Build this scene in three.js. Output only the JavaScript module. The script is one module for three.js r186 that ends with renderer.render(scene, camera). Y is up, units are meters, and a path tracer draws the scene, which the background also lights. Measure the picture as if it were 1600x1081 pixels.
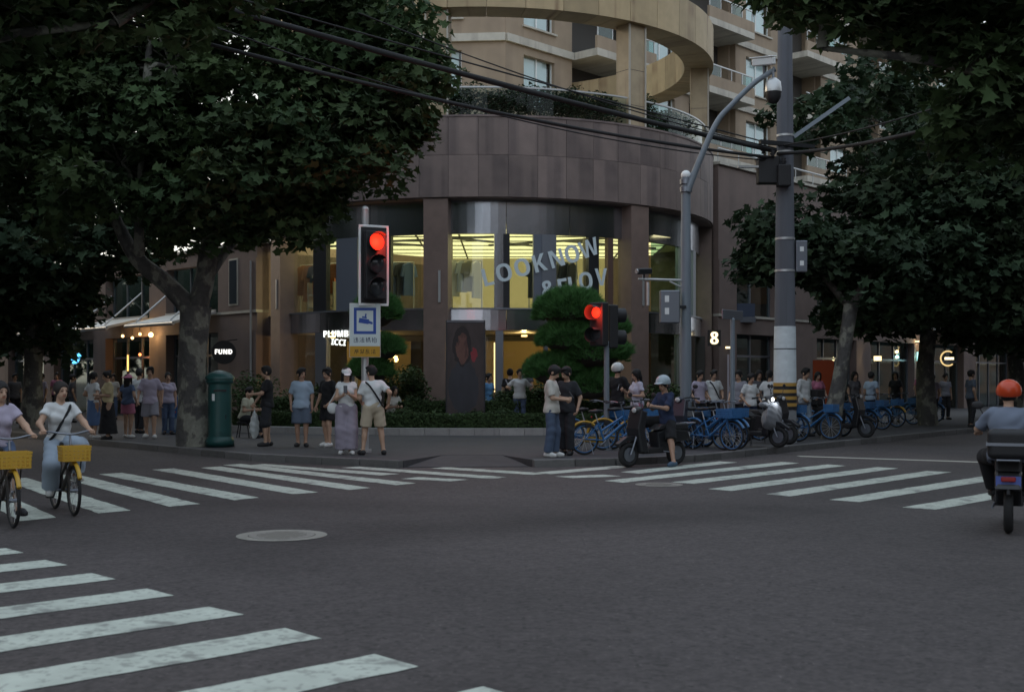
import * as THREE from 'three';
import { mergeGeometries } from 'three/addons/utils/BufferGeometryUtils.js';
import { RoundedBoxGeometry } from 'three/addons/geometries/RoundedBoxGeometry.js';
import { FontLoader } from 'three/addons/loaders/FontLoader.js';
import { TextGeometry } from 'three/addons/geometries/TextGeometry.js';

// ---------------------------------------------------------------- camera, sky, sun, exposure
const scene = new THREE.Scene();
const F = 1900, EYE = 1.6, HORIZON = 592;           // focal length and horizon in photo pixels, eye height in metres
const camera = new THREE.PerspectiveCamera(2 * Math.atan(540.5 / F) * 180 / Math.PI, 1600 / 1081, 0.1, 900);
camera.position.set(0, EYE, 0);
camera.lookAt(0, EYE, -10);
camera.setViewOffset(1600, 1081, 0, -(HORIZON - 540.5), 1600, 1081);
camera.focus = 25; camera.userData.fStop = 2.8;
camera.updateMatrixWorld();

// dusk sky: pale cream near the horizon where the sun went down (far left), grey blue overhead
const glowDir = new THREE.Vector3(-0.75, 0.16, -0.64).normalize();
{
  const w = 512, h = 256, data = new Float32Array(w * h * 4);
  for (let j = 0; j < h; j++) for (let i = 0; i < w; i++) {
    const v = (j + 0.5) / h, u = (i + 0.5) / w, el = (v - 0.5) * Math.PI, az = (u - 0.5) * 2 * Math.PI;
    const y = Math.sin(el), x = Math.cos(el) * Math.cos(az), z = Math.cos(el) * Math.sin(az);
    const t = Math.pow(Math.max(0, y), 0.55);
    const g = Math.pow(Math.max(0, (x * glowDir.x + z * glowDir.z + y * glowDir.y + 1) / 2), 5);
    const lo = [0.78 + 0.55 * g, 0.80 + 0.40 * g, 0.80 + 0.12 * g], hi = [0.55, 0.66, 0.80];
    const k = (j * w + i) * 4;
    for (let c = 0; c < 3; c++) data[k + c] = (lo[c] * (1 - t) + hi[c] * t) * (y < 0 ? 0.35 : 1);
    data[k + 3] = 1;
  }
  const tex = new THREE.DataTexture(data, w, h, THREE.RGBAFormat, THREE.FloatType);
  tex.mapping = THREE.EquirectangularReflectionMapping; tex.magFilter = tex.minFilter = THREE.LinearFilter;
  tex.needsUpdate = true; scene.background = tex; scene.environment = tex;
}
scene.backgroundIntensity = 1.0; scene.environmentIntensity = 1.0;
const sun = new THREE.DirectionalLight(0xffe2b8, 0.5);
sun.position.copy(glowDir).multiplyScalar(120).add(new THREE.Vector3(0, 22, -25)); sun.target.position.set(0, 0, -25);
sun.castShadow = true; sun.shadow.radius = 24; sun.shadow.mapSize.set(2048, 2048);
Object.assign(sun.shadow.camera, { left: -50, right: 50, top: 40, bottom: -40, near: 1, far: 300 });
scene.add(sun, sun.target);

const renderer = new THREE.WebGLRenderer({ antialias: true });
renderer.setSize(1024, 691);
renderer.toneMapping = THREE.LinearToneMapping;
renderer.toneMappingExposure = 1.42;
renderer.shadowMap.enabled = true;

// ---------------------------------------------------------------- helpers
const V = (x, y, z) => new THREE.Vector3(x, y, z);
function rng(seed) { let a = seed >>> 0; return () => { a = (a + 0x6D2B79F5) | 0; let t = Math.imul(a ^ (a >>> 15), 1 | a); t = (t + Math.imul(t ^ (t >>> 7), 61 | t)) ^ t; return ((t ^ (t >>> 14)) >>> 0) / 4294967296; }; }
const at = (px, py, d) => V((px - 800) * d / F, EYE - (py - HORIZON) * d / F, -d);   // surveyed point at distance d
const ground = (px, py, h = 0) => { const d = (EYE - h) * F / (py - HORIZON); return V((px - 800) * d / F, h, -d); };
const WALK = 0.13;
const lerp = (a, b, t) => a + (b - a) * t, clamp = (x, a, b) => Math.min(b, Math.max(a, x)), sstep = (a, b, x) => { const t = clamp((x - a) / (b - a), 0, 1); return t * t * (3 - 2 * t); };

const taken = new Map();
function numbered(n) { const k = taken.get(n) || 0; taken.set(n, k + 1); return k ? n + '_' + String(k).padStart(3, '0') : n; }
function tag(o, label, category, group, kind) { if (label) o.userData.label = label; if (category) o.userData.category = category; if (group) o.userData.group = group; if (kind) o.userData.kind = kind; return o; }
function thing(name, label, category, pos = V(0, 0, 0), turn = 0, group) {
  const g = new THREE.Group(); g.name = numbered(name); g.position.copy(pos); g.rotation.y = turn; scene.add(g);
  return tag(g, label, category, group);
}
function mesh(name, geo, mat, parent = scene) {
  const m = new THREE.Mesh(Array.isArray(geo) ? join(geo) : geo, mat);
  m.name = parent === scene ? numbered(name) : name; m.castShadow = m.receiveShadow = true; parent.add(m); return m;
}
function structure(name, geo, mat, parent = scene) { const m = mesh(name, geo, mat, parent); if (parent === scene) m.userData.kind = 'structure'; return m; }
function copyThing(o, pos, turn, label, group) {
  const c = o.clone(); c.name = numbered(o.name.replace(/_\d{3}$/, '')); c.position.copy(pos); c.rotation.y = turn; scene.add(c);
  c.userData = { ...o.userData }; if (label) c.userData.label = label; if (group) c.userData.group = group; return c;
}
function join(list) {
  const plain = list.map((g) => { const n = g.index ? g.toNonIndexed() : g.clone(); for (const k of Object.keys(n.attributes)) if (!['position', 'normal', 'uv'].includes(k)) n.deleteAttribute(k); if (!n.attributes.uv) n.setAttribute('uv', new THREE.BufferAttribute(new Float32Array(n.attributes.position.count * 2), 2)); n.morphAttributes = {}; return n; });
  return mergeGeometries(plain);
}
// box with uv in metres
function box(w, h, d, x = 0, y = 0, z = 0, ry = 0) {
  const g = new THREE.BoxGeometry(w, h, d), uv = g.attributes.uv, n = g.attributes.normal;
  for (let i = 0; i < uv.count; i++) { const ax = Math.abs(n.getX(i)), ay = Math.abs(n.getY(i)); uv.setXY(i, uv.getX(i) * (ax > 0.5 ? d : w), uv.getY(i) * (ay > 0.5 ? d : h)); }
  if (ry) g.rotateY(ry); g.translate(x, y, z); return g;
}
function rbox(w, h, d, r, x = 0, y = 0, z = 0) { const g = new RoundedBoxGeometry(w, h, d, 2, Math.min(r, w / 2.01, h / 2.01, d / 2.01)); g.translate(x, y, z); return g; }
function cyl(r0, r1, h, x = 0, y = 0, z = 0, seg = 16) { const g = new THREE.CylinderGeometry(r1, r0, h, seg, 1); g.translate(x, y + h / 2, z); return g; }
function bar(a, b, r, r2 = r, seg = 6) {   // straight round bar between two points
  const d = b.clone().sub(a), L = d.length(), g = new THREE.CylinderGeometry(r2, r, L, seg, 1);
  g.applyQuaternion(new THREE.Quaternion().setFromUnitVectors(V(0, 1, 0), d.normalize())); g.translate((a.x + b.x) / 2, (a.y + b.y) / 2, (a.z + b.z) / 2); return g;
}
function flatBar(a, b, w, t) { const d = b.clone().sub(a), L = d.length(), g = new THREE.BoxGeometry(w, L, t); g.applyQuaternion(new THREE.Quaternion().setFromUnitVectors(V(0, 1, 0), d.normalize())); g.translate((a.x + b.x) / 2, (a.y + b.y) / 2, (a.z + b.z) / 2); return g; }
function sweep(points, radii, sides = 8, segs = points.length * 4, wob = 0, seed = 1) {   // tapering tube along a curve
  const c = new THREE.CatmullRomCurve3(points), fr = c.computeFrenetFrames(segs, false), r = rng(seed), pos = [], uv = [], idx = [];
  let len = 0, prev = c.getPointAt(0);
  const ph = [r() * 6, r() * 6, r() * 6];
  for (let i = 0; i <= segs; i++) {
    const t = i / segs, p = c.getPointAt(t); len += p.distanceTo(prev); prev = p;
    const f = t * (radii.length - 1), k = Math.min(radii.length - 2, Math.floor(f)), rad = radii.length > 1 ? lerp(radii[k], radii[k + 1], f - k) : radii[0];
    for (let j = 0; j <= sides; j++) {
      const a = j / sides * Math.PI * 2, w = 1 + wob * (Math.sin(a * 2 + len * 2.1 + ph[0]) * 0.5 + Math.sin(a * 3 - len * 3.3 + ph[1]) * 0.35 + Math.sin(a * 5 + len * 6 + ph[2]) * 0.2);
      const q = p.clone().addScaledVector(fr.normals[i], Math.cos(a) * rad * w).addScaledVector(fr.binormals[i], Math.sin(a) * rad * w);
      pos.push(q.x, q.y, q.z); uv.push(a * rad, len);
      if (i < segs && j < sides) { const o = i * (sides + 1) + j, n = o + sides + 1; idx.push(o, n, o + 1, o + 1, n, n + 1); }
    }
  }
  const g = new THREE.BufferGeometry(); g.setAttribute('position', new THREE.Float32BufferAttribute(pos, 3)); g.setAttribute('uv', new THREE.Float32BufferAttribute(uv, 2)); g.setIndex(idx); g.computeVertexNormals(); return g;
}
function prism(pts, y0, y1) {   // plan polygon [x, z] raised from y0 to y1, uv in metres
  const s = new THREE.Shape(pts.map(([x, z]) => new THREE.Vector2(x, -z)));
  const g = new THREE.ExtrudeGeometry(s, { depth: y1 - y0, bevelEnabled: false }); g.rotateX(-Math.PI / 2); g.translate(0, y0, 0); return g;
}
function lathe(pts, seg = 20) { return new THREE.LatheGeometry(pts.map(([r, y]) => new THREE.Vector2(r, y)), seg); }
// curved slab round the drum: angle 0 faces the camera; uv in metres along the arc
function arcBox(r0, r1, y0, y1, t0, t1, n = 4) {
  const pos = [], uv = [], idx = [];
  const quad = (P) => { const b = pos.length / 3; for (const [p, q] of P) { pos.push(...p); uv.push(...q); } idx.push(b, b + 1, b + 2, b, b + 2, b + 3); };
  const S = (r, t, y) => [r * Math.sin(t), y, r * Math.cos(t)];
  for (let i = 0; i < n; i++) {
    const a = lerp(t0, t1, i / n), b = lerp(t0, t1, (i + 1) / n);
    quad([[S(r1, a, y0), [r1 * a, y0]], [S(r1, b, y0), [r1 * b, y0]], [S(r1, b, y1), [r1 * b, y1]], [S(r1, a, y1), [r1 * a, y1]]]);
    quad([[S(r0, b, y0), [r0 * b, y0]], [S(r0, a, y0), [r0 * a, y0]], [S(r0, a, y1), [r0 * a, y1]], [S(r0, b, y1), [r0 * b, y1]]]);
    quad([[S(r1, a, y1), [r1 * a, r1]], [S(r1, b, y1), [r1 * b, r1]], [S(r0, b, y1), [r1 * b, r0]], [S(r0, a, y1), [r1 * a, r0]]]);
    quad([[S(r0, a, y0), [r1 * a, r0]], [S(r0, b, y0), [r1 * b, r0]], [S(r1, b, y0), [r1 * b, r1]], [S(r1, a, y0), [r1 * a, r1]]]);
  }
  quad([[S(r0, t0, y0), [r0, y0]], [S(r1, t0, y0), [r1, y0]], [S(r1, t0, y1), [r1, y1]], [S(r0, t0, y1), [r0, y1]]]);
  quad([[S(r1, t1, y0), [r1, y0]], [S(r0, t1, y0), [r0, y0]], [S(r0, t1, y1), [r0, y1]], [S(r1, t1, y1), [r1, y1]]]);
  const g = new THREE.BufferGeometry(); g.setAttribute('position', new THREE.Float32BufferAttribute(pos, 3)); g.setAttribute('uv', new THREE.Float32BufferAttribute(uv, 2)); g.setIndex(idx);
  const f = g.toNonIndexed(); f.computeVertexNormals(); return f;
}

const shiftUV = (g, du, dv) => { const c = g.clone(), uv = c.attributes.uv; for (let i = 0; i < uv.count; i++) uv.setXY(i, uv.getX(i) + du, uv.getY(i) + dv); return c; };
// ---------------------------------------------------------------- textures: noise that tiles
function noiseGrid(n, seed) { const r = rng(seed), a = new Float32Array(n * n); for (let i = 0; i < a.length; i++) a[i] = r(); return (x, y) => { const xi = Math.floor(x), yi = Math.floor(y); let fx = x - xi, fy = y - yi; fx = fx * fx * (3 - 2 * fx); fy = fy * fy * (3 - 2 * fy); const X = ((xi % n) + n) % n, Y = ((yi % n) + n) % n, X1 = (X + 1) % n, Y1 = (Y + 1) % n; return lerp(lerp(a[Y * n + X], a[Y * n + X1], fx), lerp(a[Y1 * n + X], a[Y1 * n + X1], fx), fy); }; }
function fbm(seed, base, oct) { const gs = []; for (let o = 0; o < oct; o++) gs.push(noiseGrid(base << o, seed + o * 17)); return (u, v) => { let s = 0, w = 0.5, t = 0; for (let o = 0; o < oct; o++) { s += w * gs[o](u * (base << o), v * (base << o)); t += w; w *= 0.55; } return s / t; }; }
function texture(n, fn, srgb = true, rep = 1, repY = rep) {
  const d = new Uint8Array(n * n * 4);
  for (let j = 0; j < n; j++) for (let i = 0; i < n; i++) { const c = fn((i + 0.5) / n, (j + 0.5) / n), k = (j * n + i) * 4; if (typeof c === 'number') d[k] = d[k + 1] = d[k + 2] = clamp(c, 0, 1) * 255; else for (let q = 0; q < 3; q++) d[k + q] = srgb ? 255 * Math.pow(clamp(c[q], 0, 1), 1 / 2.2) : 255 * clamp(c[q], 0, 1); d[k + 3] = 255; }
  const t = new THREE.DataTexture(d, n, n, THREE.RGBAFormat); t.wrapS = t.wrapT = THREE.RepeatWrapping; t.magFilter = THREE.LinearFilter; t.minFilter = THREE.LinearMipmapLinearFilter; t.generateMipmaps = true; t.repeat.set(rep, repY); if (srgb) t.colorSpace = THREE.SRGBColorSpace; t.needsUpdate = true; return t;
}
const mul = (c, k) => [c[0] * k, c[1] * k, c[2] * k];
const mix3 = (a, b, t) => [lerp(a[0], b[0], t), lerp(a[1], b[1], t), lerp(a[2], b[2], t)];
const lin = (r, g, b) => new THREE.Color().setRGB(r, g, b);
const std = (c, roughness = 0.7, more = {}) => new THREE.MeshStandardMaterial({ color: c, roughness, ...more });
const N1 = fbm(11, 4, 6), N2 = fbm(37, 8, 5), N3 = fbm(73, 32, 3), N4 = fbm(91, 64, 2), N5 = fbm(131, 2, 5);
const grainBump = texture(512, (u, v) => 0.55 * N4(u, v) + 0.45 * N3(u, v), false, 0.9);
const coarse = texture(256, (u, v) => N1(u, v), false, 0.35);

// stone cladding: speckled, with rain streaks that run down it
function stoneTex(base, streak, amount, seed, rep) {
  const nA = fbm(seed, 16, 4), nB = fbm(seed + 5, 3, 3), sx = fbm(seed + 9, 14, 4);
  return texture(512, (u, v) => { const k = 0.86 + 0.28 * nA(u, v) + 0.1 * (nB(u, v) - 0.5), s = sstep(0.5, 0.72, sx(u, 0.37)) * sstep(0.3, 0.62, nB(u, v)) * (0.6 + 0.4 * nA(v, u)); return mul(mix3(base, streak, amount * s), k); }, true, rep);
}
const M = {
  band: std(0xffffff, 0.62, { map: stoneTex([0.225, 0.17, 0.155], [0.10, 0.075, 0.075], 0.75, 201, 0.22), bumpMap: grainBump, bumpScale: 0.004 }),
  ring: std(0xffffff, 0.6, { map: stoneTex([0.47, 0.36, 0.21], [0.16, 0.075, 0.035], 0.85, 233, 0.2), bumpMap: grainBump, bumpScale: 0.003 }),
  column: std(0xffffff, 0.55, { map: stoneTex([0.215, 0.15, 0.125], [0.11, 0.075, 0.065], 0.5, 251, 0.3), bumpMap: grainBump, bumpScale: 0.003 }),
  ringColumn: std(0xffffff, 0.55, { map: stoneTex([0.42, 0.33, 0.21], [0.2, 0.11, 0.06], 0.6, 271, 0.3), bumpMap: grainBump, bumpScale: 0.003 }),
  towerWall: std(0xffffff, 0.85, { map: stoneTex([0.36, 0.28, 0.20], [0.26, 0.20, 0.15], 0.5, 291, 0.12), bumpMap: grainBump, bumpScale: 0.004 }),
  wingWall: std(0xffffff, 0.85, { map: stoneTex([0.215, 0.16, 0.14], [0.13, 0.10, 0.09], 0.5, 311, 0.15), bumpMap: grainBump, bumpScale: 0.004 }),
  cornice: std(0xffffff, 0.8, { map: stoneTex([0.55, 0.52, 0.45], [0.33, 0.30, 0.26], 0.6, 331, 0.2), bumpMap: grainBump, bumpScale: 0.003 }),
  steel: std(lin(0.48, 0.51, 0.57), 0.22, { metalness: 1, bumpMap: coarse, bumpScale: 0.004 }),
  greySteel: std(lin(0.25, 0.27, 0.31), 0.42, { metalness: 0.8 }),
  darkMetal: std(lin(0.03, 0.032, 0.036), 0.45, { metalness: 0.4 }),
  black: std(lin(0.018, 0.018, 0.02), 0.6),
  rubber: std(lin(0.02, 0.02, 0.021), 0.85),
  polePaint: std(0xffffff, 0.5, { map: stoneTex([0.20, 0.235, 0.27], [0.12, 0.13, 0.14], 0.4, 351, 0.6), metalness: 0.1, bumpMap: grainBump, bumpScale: 0.002 }),
  galvanised: std(lin(0.55, 0.56, 0.56), 0.45, { metalness: 0.6 }),
  white: std(lin(0.82, 0.84, 0.83), 0.45),
  glass: new THREE.MeshPhysicalMaterial({ color: lin(0.93, 0.97, 0.96), roughness: 0.03, transmission: 1, thickness: 0, ior: 1.5 }),
  railGlass: new THREE.MeshPhysicalMaterial({ color: lin(0.86, 0.93, 0.92), roughness: 0.03, transmission: 1, thickness: 0, ior: 1.2 }),
  tealGlass: new THREE.MeshPhysicalMaterial({ color: lin(0.55, 0.70, 0.68), roughness: 0.04, transmission: 1, thickness: 0, ior: 1.5 }),
  windowGlass: std(lin(0.05, 0.06, 0.07), 0.06, { metalness: 0.0 }),
  curtain: std(lin(0.62, 0.70, 0.74), 0.95),
  floorInside: std(lin(0.30, 0.27, 0.23), 0.5),
  wallInside: std(lin(0.50, 0.45, 0.34), 0.9),
  darkInside: std(lin(0.08, 0.075, 0.07), 0.9),
};
const glow = (r, g, b, k) => new THREE.MeshStandardMaterial({ color: 0x000000, emissive: lin(r, g, b), emissiveIntensity: k, roughness: 0.6 });
const font = await new FontLoader().loadAsync('fonts/droid/droid_sans_bold.typeface.json');
function text(s, size, depth = 0.01) { const g = new TextGeometry(s, { font, size, depth, curveSegments: 4, bevelEnabled: false }); g.computeBoundingBox(); const b = g.boundingBox; g.translate(-(b.min.x + b.max.x) / 2, -(b.min.y + b.max.y) / 2, 0); return g; }
// ---------------------------------------------------------------- ground: road, markings, pavement
{
  const specks = fbm(401, 128, 2), patch = fbm(409, 3, 4), fine = fbm(419, 64, 3), lanes = fbm(433, 6, 4);
  const arcs = [[-14, -2, 14.5, 0.9], [-9, -30, 19, 0.8], [3, -44, 29, 1.1], [6, -2, 13, 0.8], [20, -26, 15.5, 0.9], [-20, -28, 17, 0.8]];   // [x, z, radius, width] of rubbed tyre tracks
  const cracks = fbm(443, 5, 5);
  const S = 60, X0 = -30, Z0 = -52, G = 260;
  // aggregate grain in the map, patches, tyre tracks and seams as colour on the mesh
  const g1 = fbm(451, 128, 2), g2 = fbm(457, 256, 1), g3 = fbm(463, 24, 3);
  const map = texture(1024, (u, v) => { let k = 0.62 + 0.75 * g1(u, v) + 0.5 * (g2(u, v) - 0.5) + 0.25 * (g3(u, v) - 0.5); if (g2(v, u) > 0.9) k *= 1.7; if (g1(v, u) < 0.24) k *= 0.55; return mul([0.064, 0.0545, 0.053], k); }, true, 12);
  const bump = texture(512, (u, v) => 0.6 * N4(u, v) + 0.4 * N3(v, u), false, 18);
  const near = new THREE.PlaneGeometry(S, S, G, G); near.rotateX(-Math.PI / 2); near.translate(X0 + S / 2, 0, Z0 + S / 2);
  const NP = near.attributes.position, col = new Float32Array(NP.count * 3);
  for (let i = 0; i < NP.count; i++) {
    const x = NP.getX(i), z = NP.getZ(i), u = (x - X0) / S, v = (z - Z0) / S;
    let k = 0.8 + 0.5 * (patch(u, v) - 0.5) + 0.34 * (fine(u * 0.5, v * 0.5) - 0.5) + 0.12;
    for (const [cx, cz, r, w] of arcs) { const q = Math.abs(Math.hypot(x - cx, z - cz) - r) / w; if (q < 1.6) k *= 1 - 0.34 * Math.max(0, 1 - q / 1.6) * sstep(0.36, 0.6, lanes(u * 2, v * 2)); }
    const st = sstep(0.70, 0.78, cracks(u * 3, v * 3)); k *= 1 - 0.3 * st;
    col[i * 3] = k * 1.02; col[i * 3 + 1] = k; col[i * 3 + 2] = k;
  }
  near.setAttribute('color', new THREE.BufferAttribute(col, 3));
  structure('road', near, std(0xffffff, 0.86, { map, vertexColors: true, bumpMap: bump, bumpScale: 0.006 }));
  const far = new THREE.PlaneGeometry(900, 900); far.rotateX(-Math.PI / 2); far.translate(0, -0.006, 0);
  structure('ground', far, std(lin(0.045, 0.041, 0.043), 0.9, { bumpMap: coarse, bumpScale: 0.01 }));

  // painted stripes, each a thin worn sheet of paint
  const wear = fbm(461, 24, 4), wear2 = fbm(467, 5, 3);
  const paintMap = texture(512, (u, v) => { const w = sstep(0.62, 0.76, wear(u, v) * 0.9 + wear2(u, v) * 0.15), f = sstep(0.6, 0.75, N4(u * 2, v * 2)); return mix3(mul([0.50, 0.54, 0.47], 0.8 + 0.36 * wear(v, u)), [0.10, 0.095, 0.092], Math.max(w * 0.6, f * 0.4)); }, true, 0.22);
  const paint = std(0xffffff, 0.75, { map: paintMap, bumpMap: grainBump, bumpScale: 0.003 });
  const yellowPaint = std(lin(0.45, 0.44, 0.38), 0.8, { bumpMap: grainBump, bumpScale: 0.003 });
  let sn = 0;
  function stripe(a, b, w, side, y = 0.005) {   // from a to b, ends cut along the direction `side`
    const d = b.clone().sub(a).setY(0), L = d.length(); d.normalize();
    const s = side.clone().multiplyScalar(w / Math.max(0.3, Math.abs(d.x * side.z - d.z * side.x)) / 2), n = Math.max(4, Math.round(L / 0.18)), r = rng(900 + sn++), pos = [], uv = [], idx = [];
    for (let i = 0; i <= n; i++) { const p = a.clone().addScaledVector(d, L * i / n); for (const k of [-1, 1]) { const j = 1 + (r() - 0.5) * 0.10; const q = p.clone().addScaledVector(s, k * j).addScaledVector(d, i === 0 || i === n ? (r() - 0.5) * 0.06 : 0); pos.push(q.x, y, q.z); uv.push(q.x + sn * 0.73, q.z); } if (i < n) { const o = i * 2; idx.push(o, o + 1, o + 2, o + 1, o + 3, o + 2); } }
    const g = new THREE.BufferGeometry(); g.setAttribute('position', new THREE.Float32BufferAttribute(pos, 3)); g.setAttribute('uv', new THREE.Float32BufferAttribute(uv, 2)); g.setIndex(idx); g.computeVertexNormals();
    if (g.attributes.normal.getY(0) < 0) { g.setIndex(idx.reverse()); g.computeVertexNormals(); }
    return g;
  }
  const zebra = (name) => { const g = new THREE.Group(); g.name = name; g.userData.kind = 'structure'; scene.add(g); return g; };
  const U = V(0.664, 0, 0.735).normalize(), Q = V(0.64, 0, -0.77).normalize();
  const z1 = zebra('pedestrian_crossing');
  for (let i = -3; i <= 8; i++) { const e = V(-4.05 + 0.664 * i, 0, -(10.67 - 0.735 * i)).addScaledVector(U, 0.12); mesh('stripe', stripe(e, e.clone().add(V(-0.725, 0, 0.689).multiplyScalar(i === 8 ? 1.2 : 5)), 0.42, U), paint, z1); }
  const z2 = zebra('pedestrian_crossing_001');
  const far2 = [[-60, 753, 60, 812], [20, 748, 179, 800], [98, 742, 289, 790], [172, 740, 386, 780], [254, 733, 477, 771], [328, 730, 561, 764], [363, 726, 636, 757], [398, 726, 611, 742], [640, 747, 718, 751], [546, 730, 780, 747], [686, 731, 845, 741]];
  for (const [a, b, c, d] of far2) mesh('stripe', stripe(ground(a, b), ground(c, d), 0.42, Q), paint, z2);
  const z3 = zebra('pedestrian_crossing_002');
  const far3 = [[846, 740, 974, 729], [882, 746, 958, 743], [984, 739, 1138, 722], [958, 753, 1236, 723], [1066, 755, 1308, 727], [1124, 766, 1388, 731], [1216, 774, 1468, 737], [1320, 783, 1560, 745], [1436, 795, 1660, 756]];
  for (const [a, b, c, d] of far3) mesh('stripe', stripe(ground(a, b), ground(c, d), 0.42, U), paint, z3);
  structure('stop_line', stripe(ground(1248, 713), ground(1600, 724.5), 0.26, V(0, 0, 1)), yellowPaint);

  // manhole covers: an iron lid in a pale concrete collar
  const collar = std(0xffffff, 0.85, { map: stoneTex([0.27, 0.255, 0.22], [0.16, 0.15, 0.13], 0.5, 481, 0.9), bumpMap: grainBump, bumpScale: 0.004 });
  const iron = std(lin(0.23, 0.215, 0.19), 0.75, { metalness: 0.1, bumpMap: grainBump, bumpScale: 0.006 });
  for (const [p, R] of [[ground(440, 837), 0.46], [ground(1030, 757.5), 0.36]]) {
    const g = thing('manhole_cover', R > 0.4 ? 'large pale round manhole cover in the middle of the road' : 'small round manhole cover beside the crossing before the parked scooter', 'manhole', p);
    const ring = new THREE.RingGeometry(R * 0.74, R, 40); ring.rotateX(-Math.PI / 2); ring.translate(0, 0.006, 0); mesh('collar', ring, collar, g);
    const lid = [cyl(R * 0.73, R * 0.72, 0.008, 0, 0.001, 0, 40)];
    for (let i = -3; i <= 3; i++) lid.push(box(R * 1.1 * Math.cos(i * 0.35), 0.006, 0.03, 0, 0.011, i * R * 0.18));
    mesh('lid', lid, iron, g);
  }

  // raised pavement of the corner with its kerb stones
  const edge = [[-47, -71.5], [-11.1, -30.7], [-5.03, -23.9], [-1.95, -21.85], [-1.35, -23.5], [-0.2, -23.5], [0.36, -22.15], [1.88, -22.55], [3.43, -23.5], [6.56, -27.4], [30, -57], [46, -77.2]];
  const slabMap = (() => { const a = fbm(491, 40, 3), b = fbm(499, 4, 3); return texture(512, (u, v) => mul([0.05, 0.049, 0.052], 0.7 + 0.35 * b(u, v) + 0.4 * (a(u, v) - 0.5) + 0.1), true, 0.2); })();
  const pave = structure('pavement', prism([...edge, [46, -130], [-47, -130]], -0.1, WALK), std(0xffffff, 0.8, { map: slabMap, bumpMap: grainBump, bumpScale: 0.004 }));
  const kerbMat = [0.11, 0.13, 0.15].map((k, i) => std(0xffffff, 0.85, { map: stoneTex([k, k * 0.97, k * 0.94], [k * 0.6, k * 0.57, k * 0.55], 0.5, 503 + i, 0.6), bumpMap: grainBump, bumpScale: 0.004 }));
  const kerbGeo = rbox(0.985, 0.27, 0.15, 0.018), kr = rng(77);
  for (let i = 0; i + 1 < edge.length; i++) {
    const a = V(edge[i][0], 0, edge[i][1]), b = V(edge[i + 1][0], 0, edge[i + 1][1]), d = b.clone().sub(a), L = d.length(); d.normalize();
    if (i >= 3 && i <= 5) continue;
    const out = V(-d.z, 0, d.x), n = Math.max(1, Math.round(L / 1)), step = L / n;
    for (let k = 0; k < n; k++) { const c = a.clone().addScaledVector(d, step * (k + 0.5)).addScaledVector(out, 0.07 + kr() * 0.006); if (c.z < -66) continue; const m = mesh('kerb_stone', kerbGeo, kerbMat[Math.floor(kr() * 3)], pave); m.position.set(c.x, 0.002 + kr() * 0.006, c.z); m.rotation.y = Math.atan2(-d.z, d.x); m.scale.x = step; }
  }
  const rampPos = [-1.4, WALK + 0.004, -23.6, -0.15, WALK + 0.004, -23.6, 0.3, 0.014, -22.1, -1.9, 0.014, -21.9, -1.4, -0.02, -23.6, -0.15, -0.02, -23.6, 0.3, -0.02, -22.1, -1.9, -0.02, -21.9];
  const ramp = new THREE.BufferGeometry(); ramp.setAttribute('position', new THREE.Float32BufferAttribute(rampPos, 3)); ramp.setAttribute('uv', new THREE.Float32BufferAttribute([0, 0, 2, 0, 2, 1, 0, 1, 0, 0, 2, 0, 2, 1, 0, 1], 2)); ramp.setIndex([3, 2, 1, 3, 1, 0, 0, 4, 7, 0, 7, 3, 1, 2, 6, 1, 6, 5, 2, 3, 7, 2, 7, 6]);
  const rg = ramp.toNonIndexed(); rg.computeVertexNormals();
  structure('kerb_ramp', rg, std(0xffffff, 0.8, { map: slabMap }));
}
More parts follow.
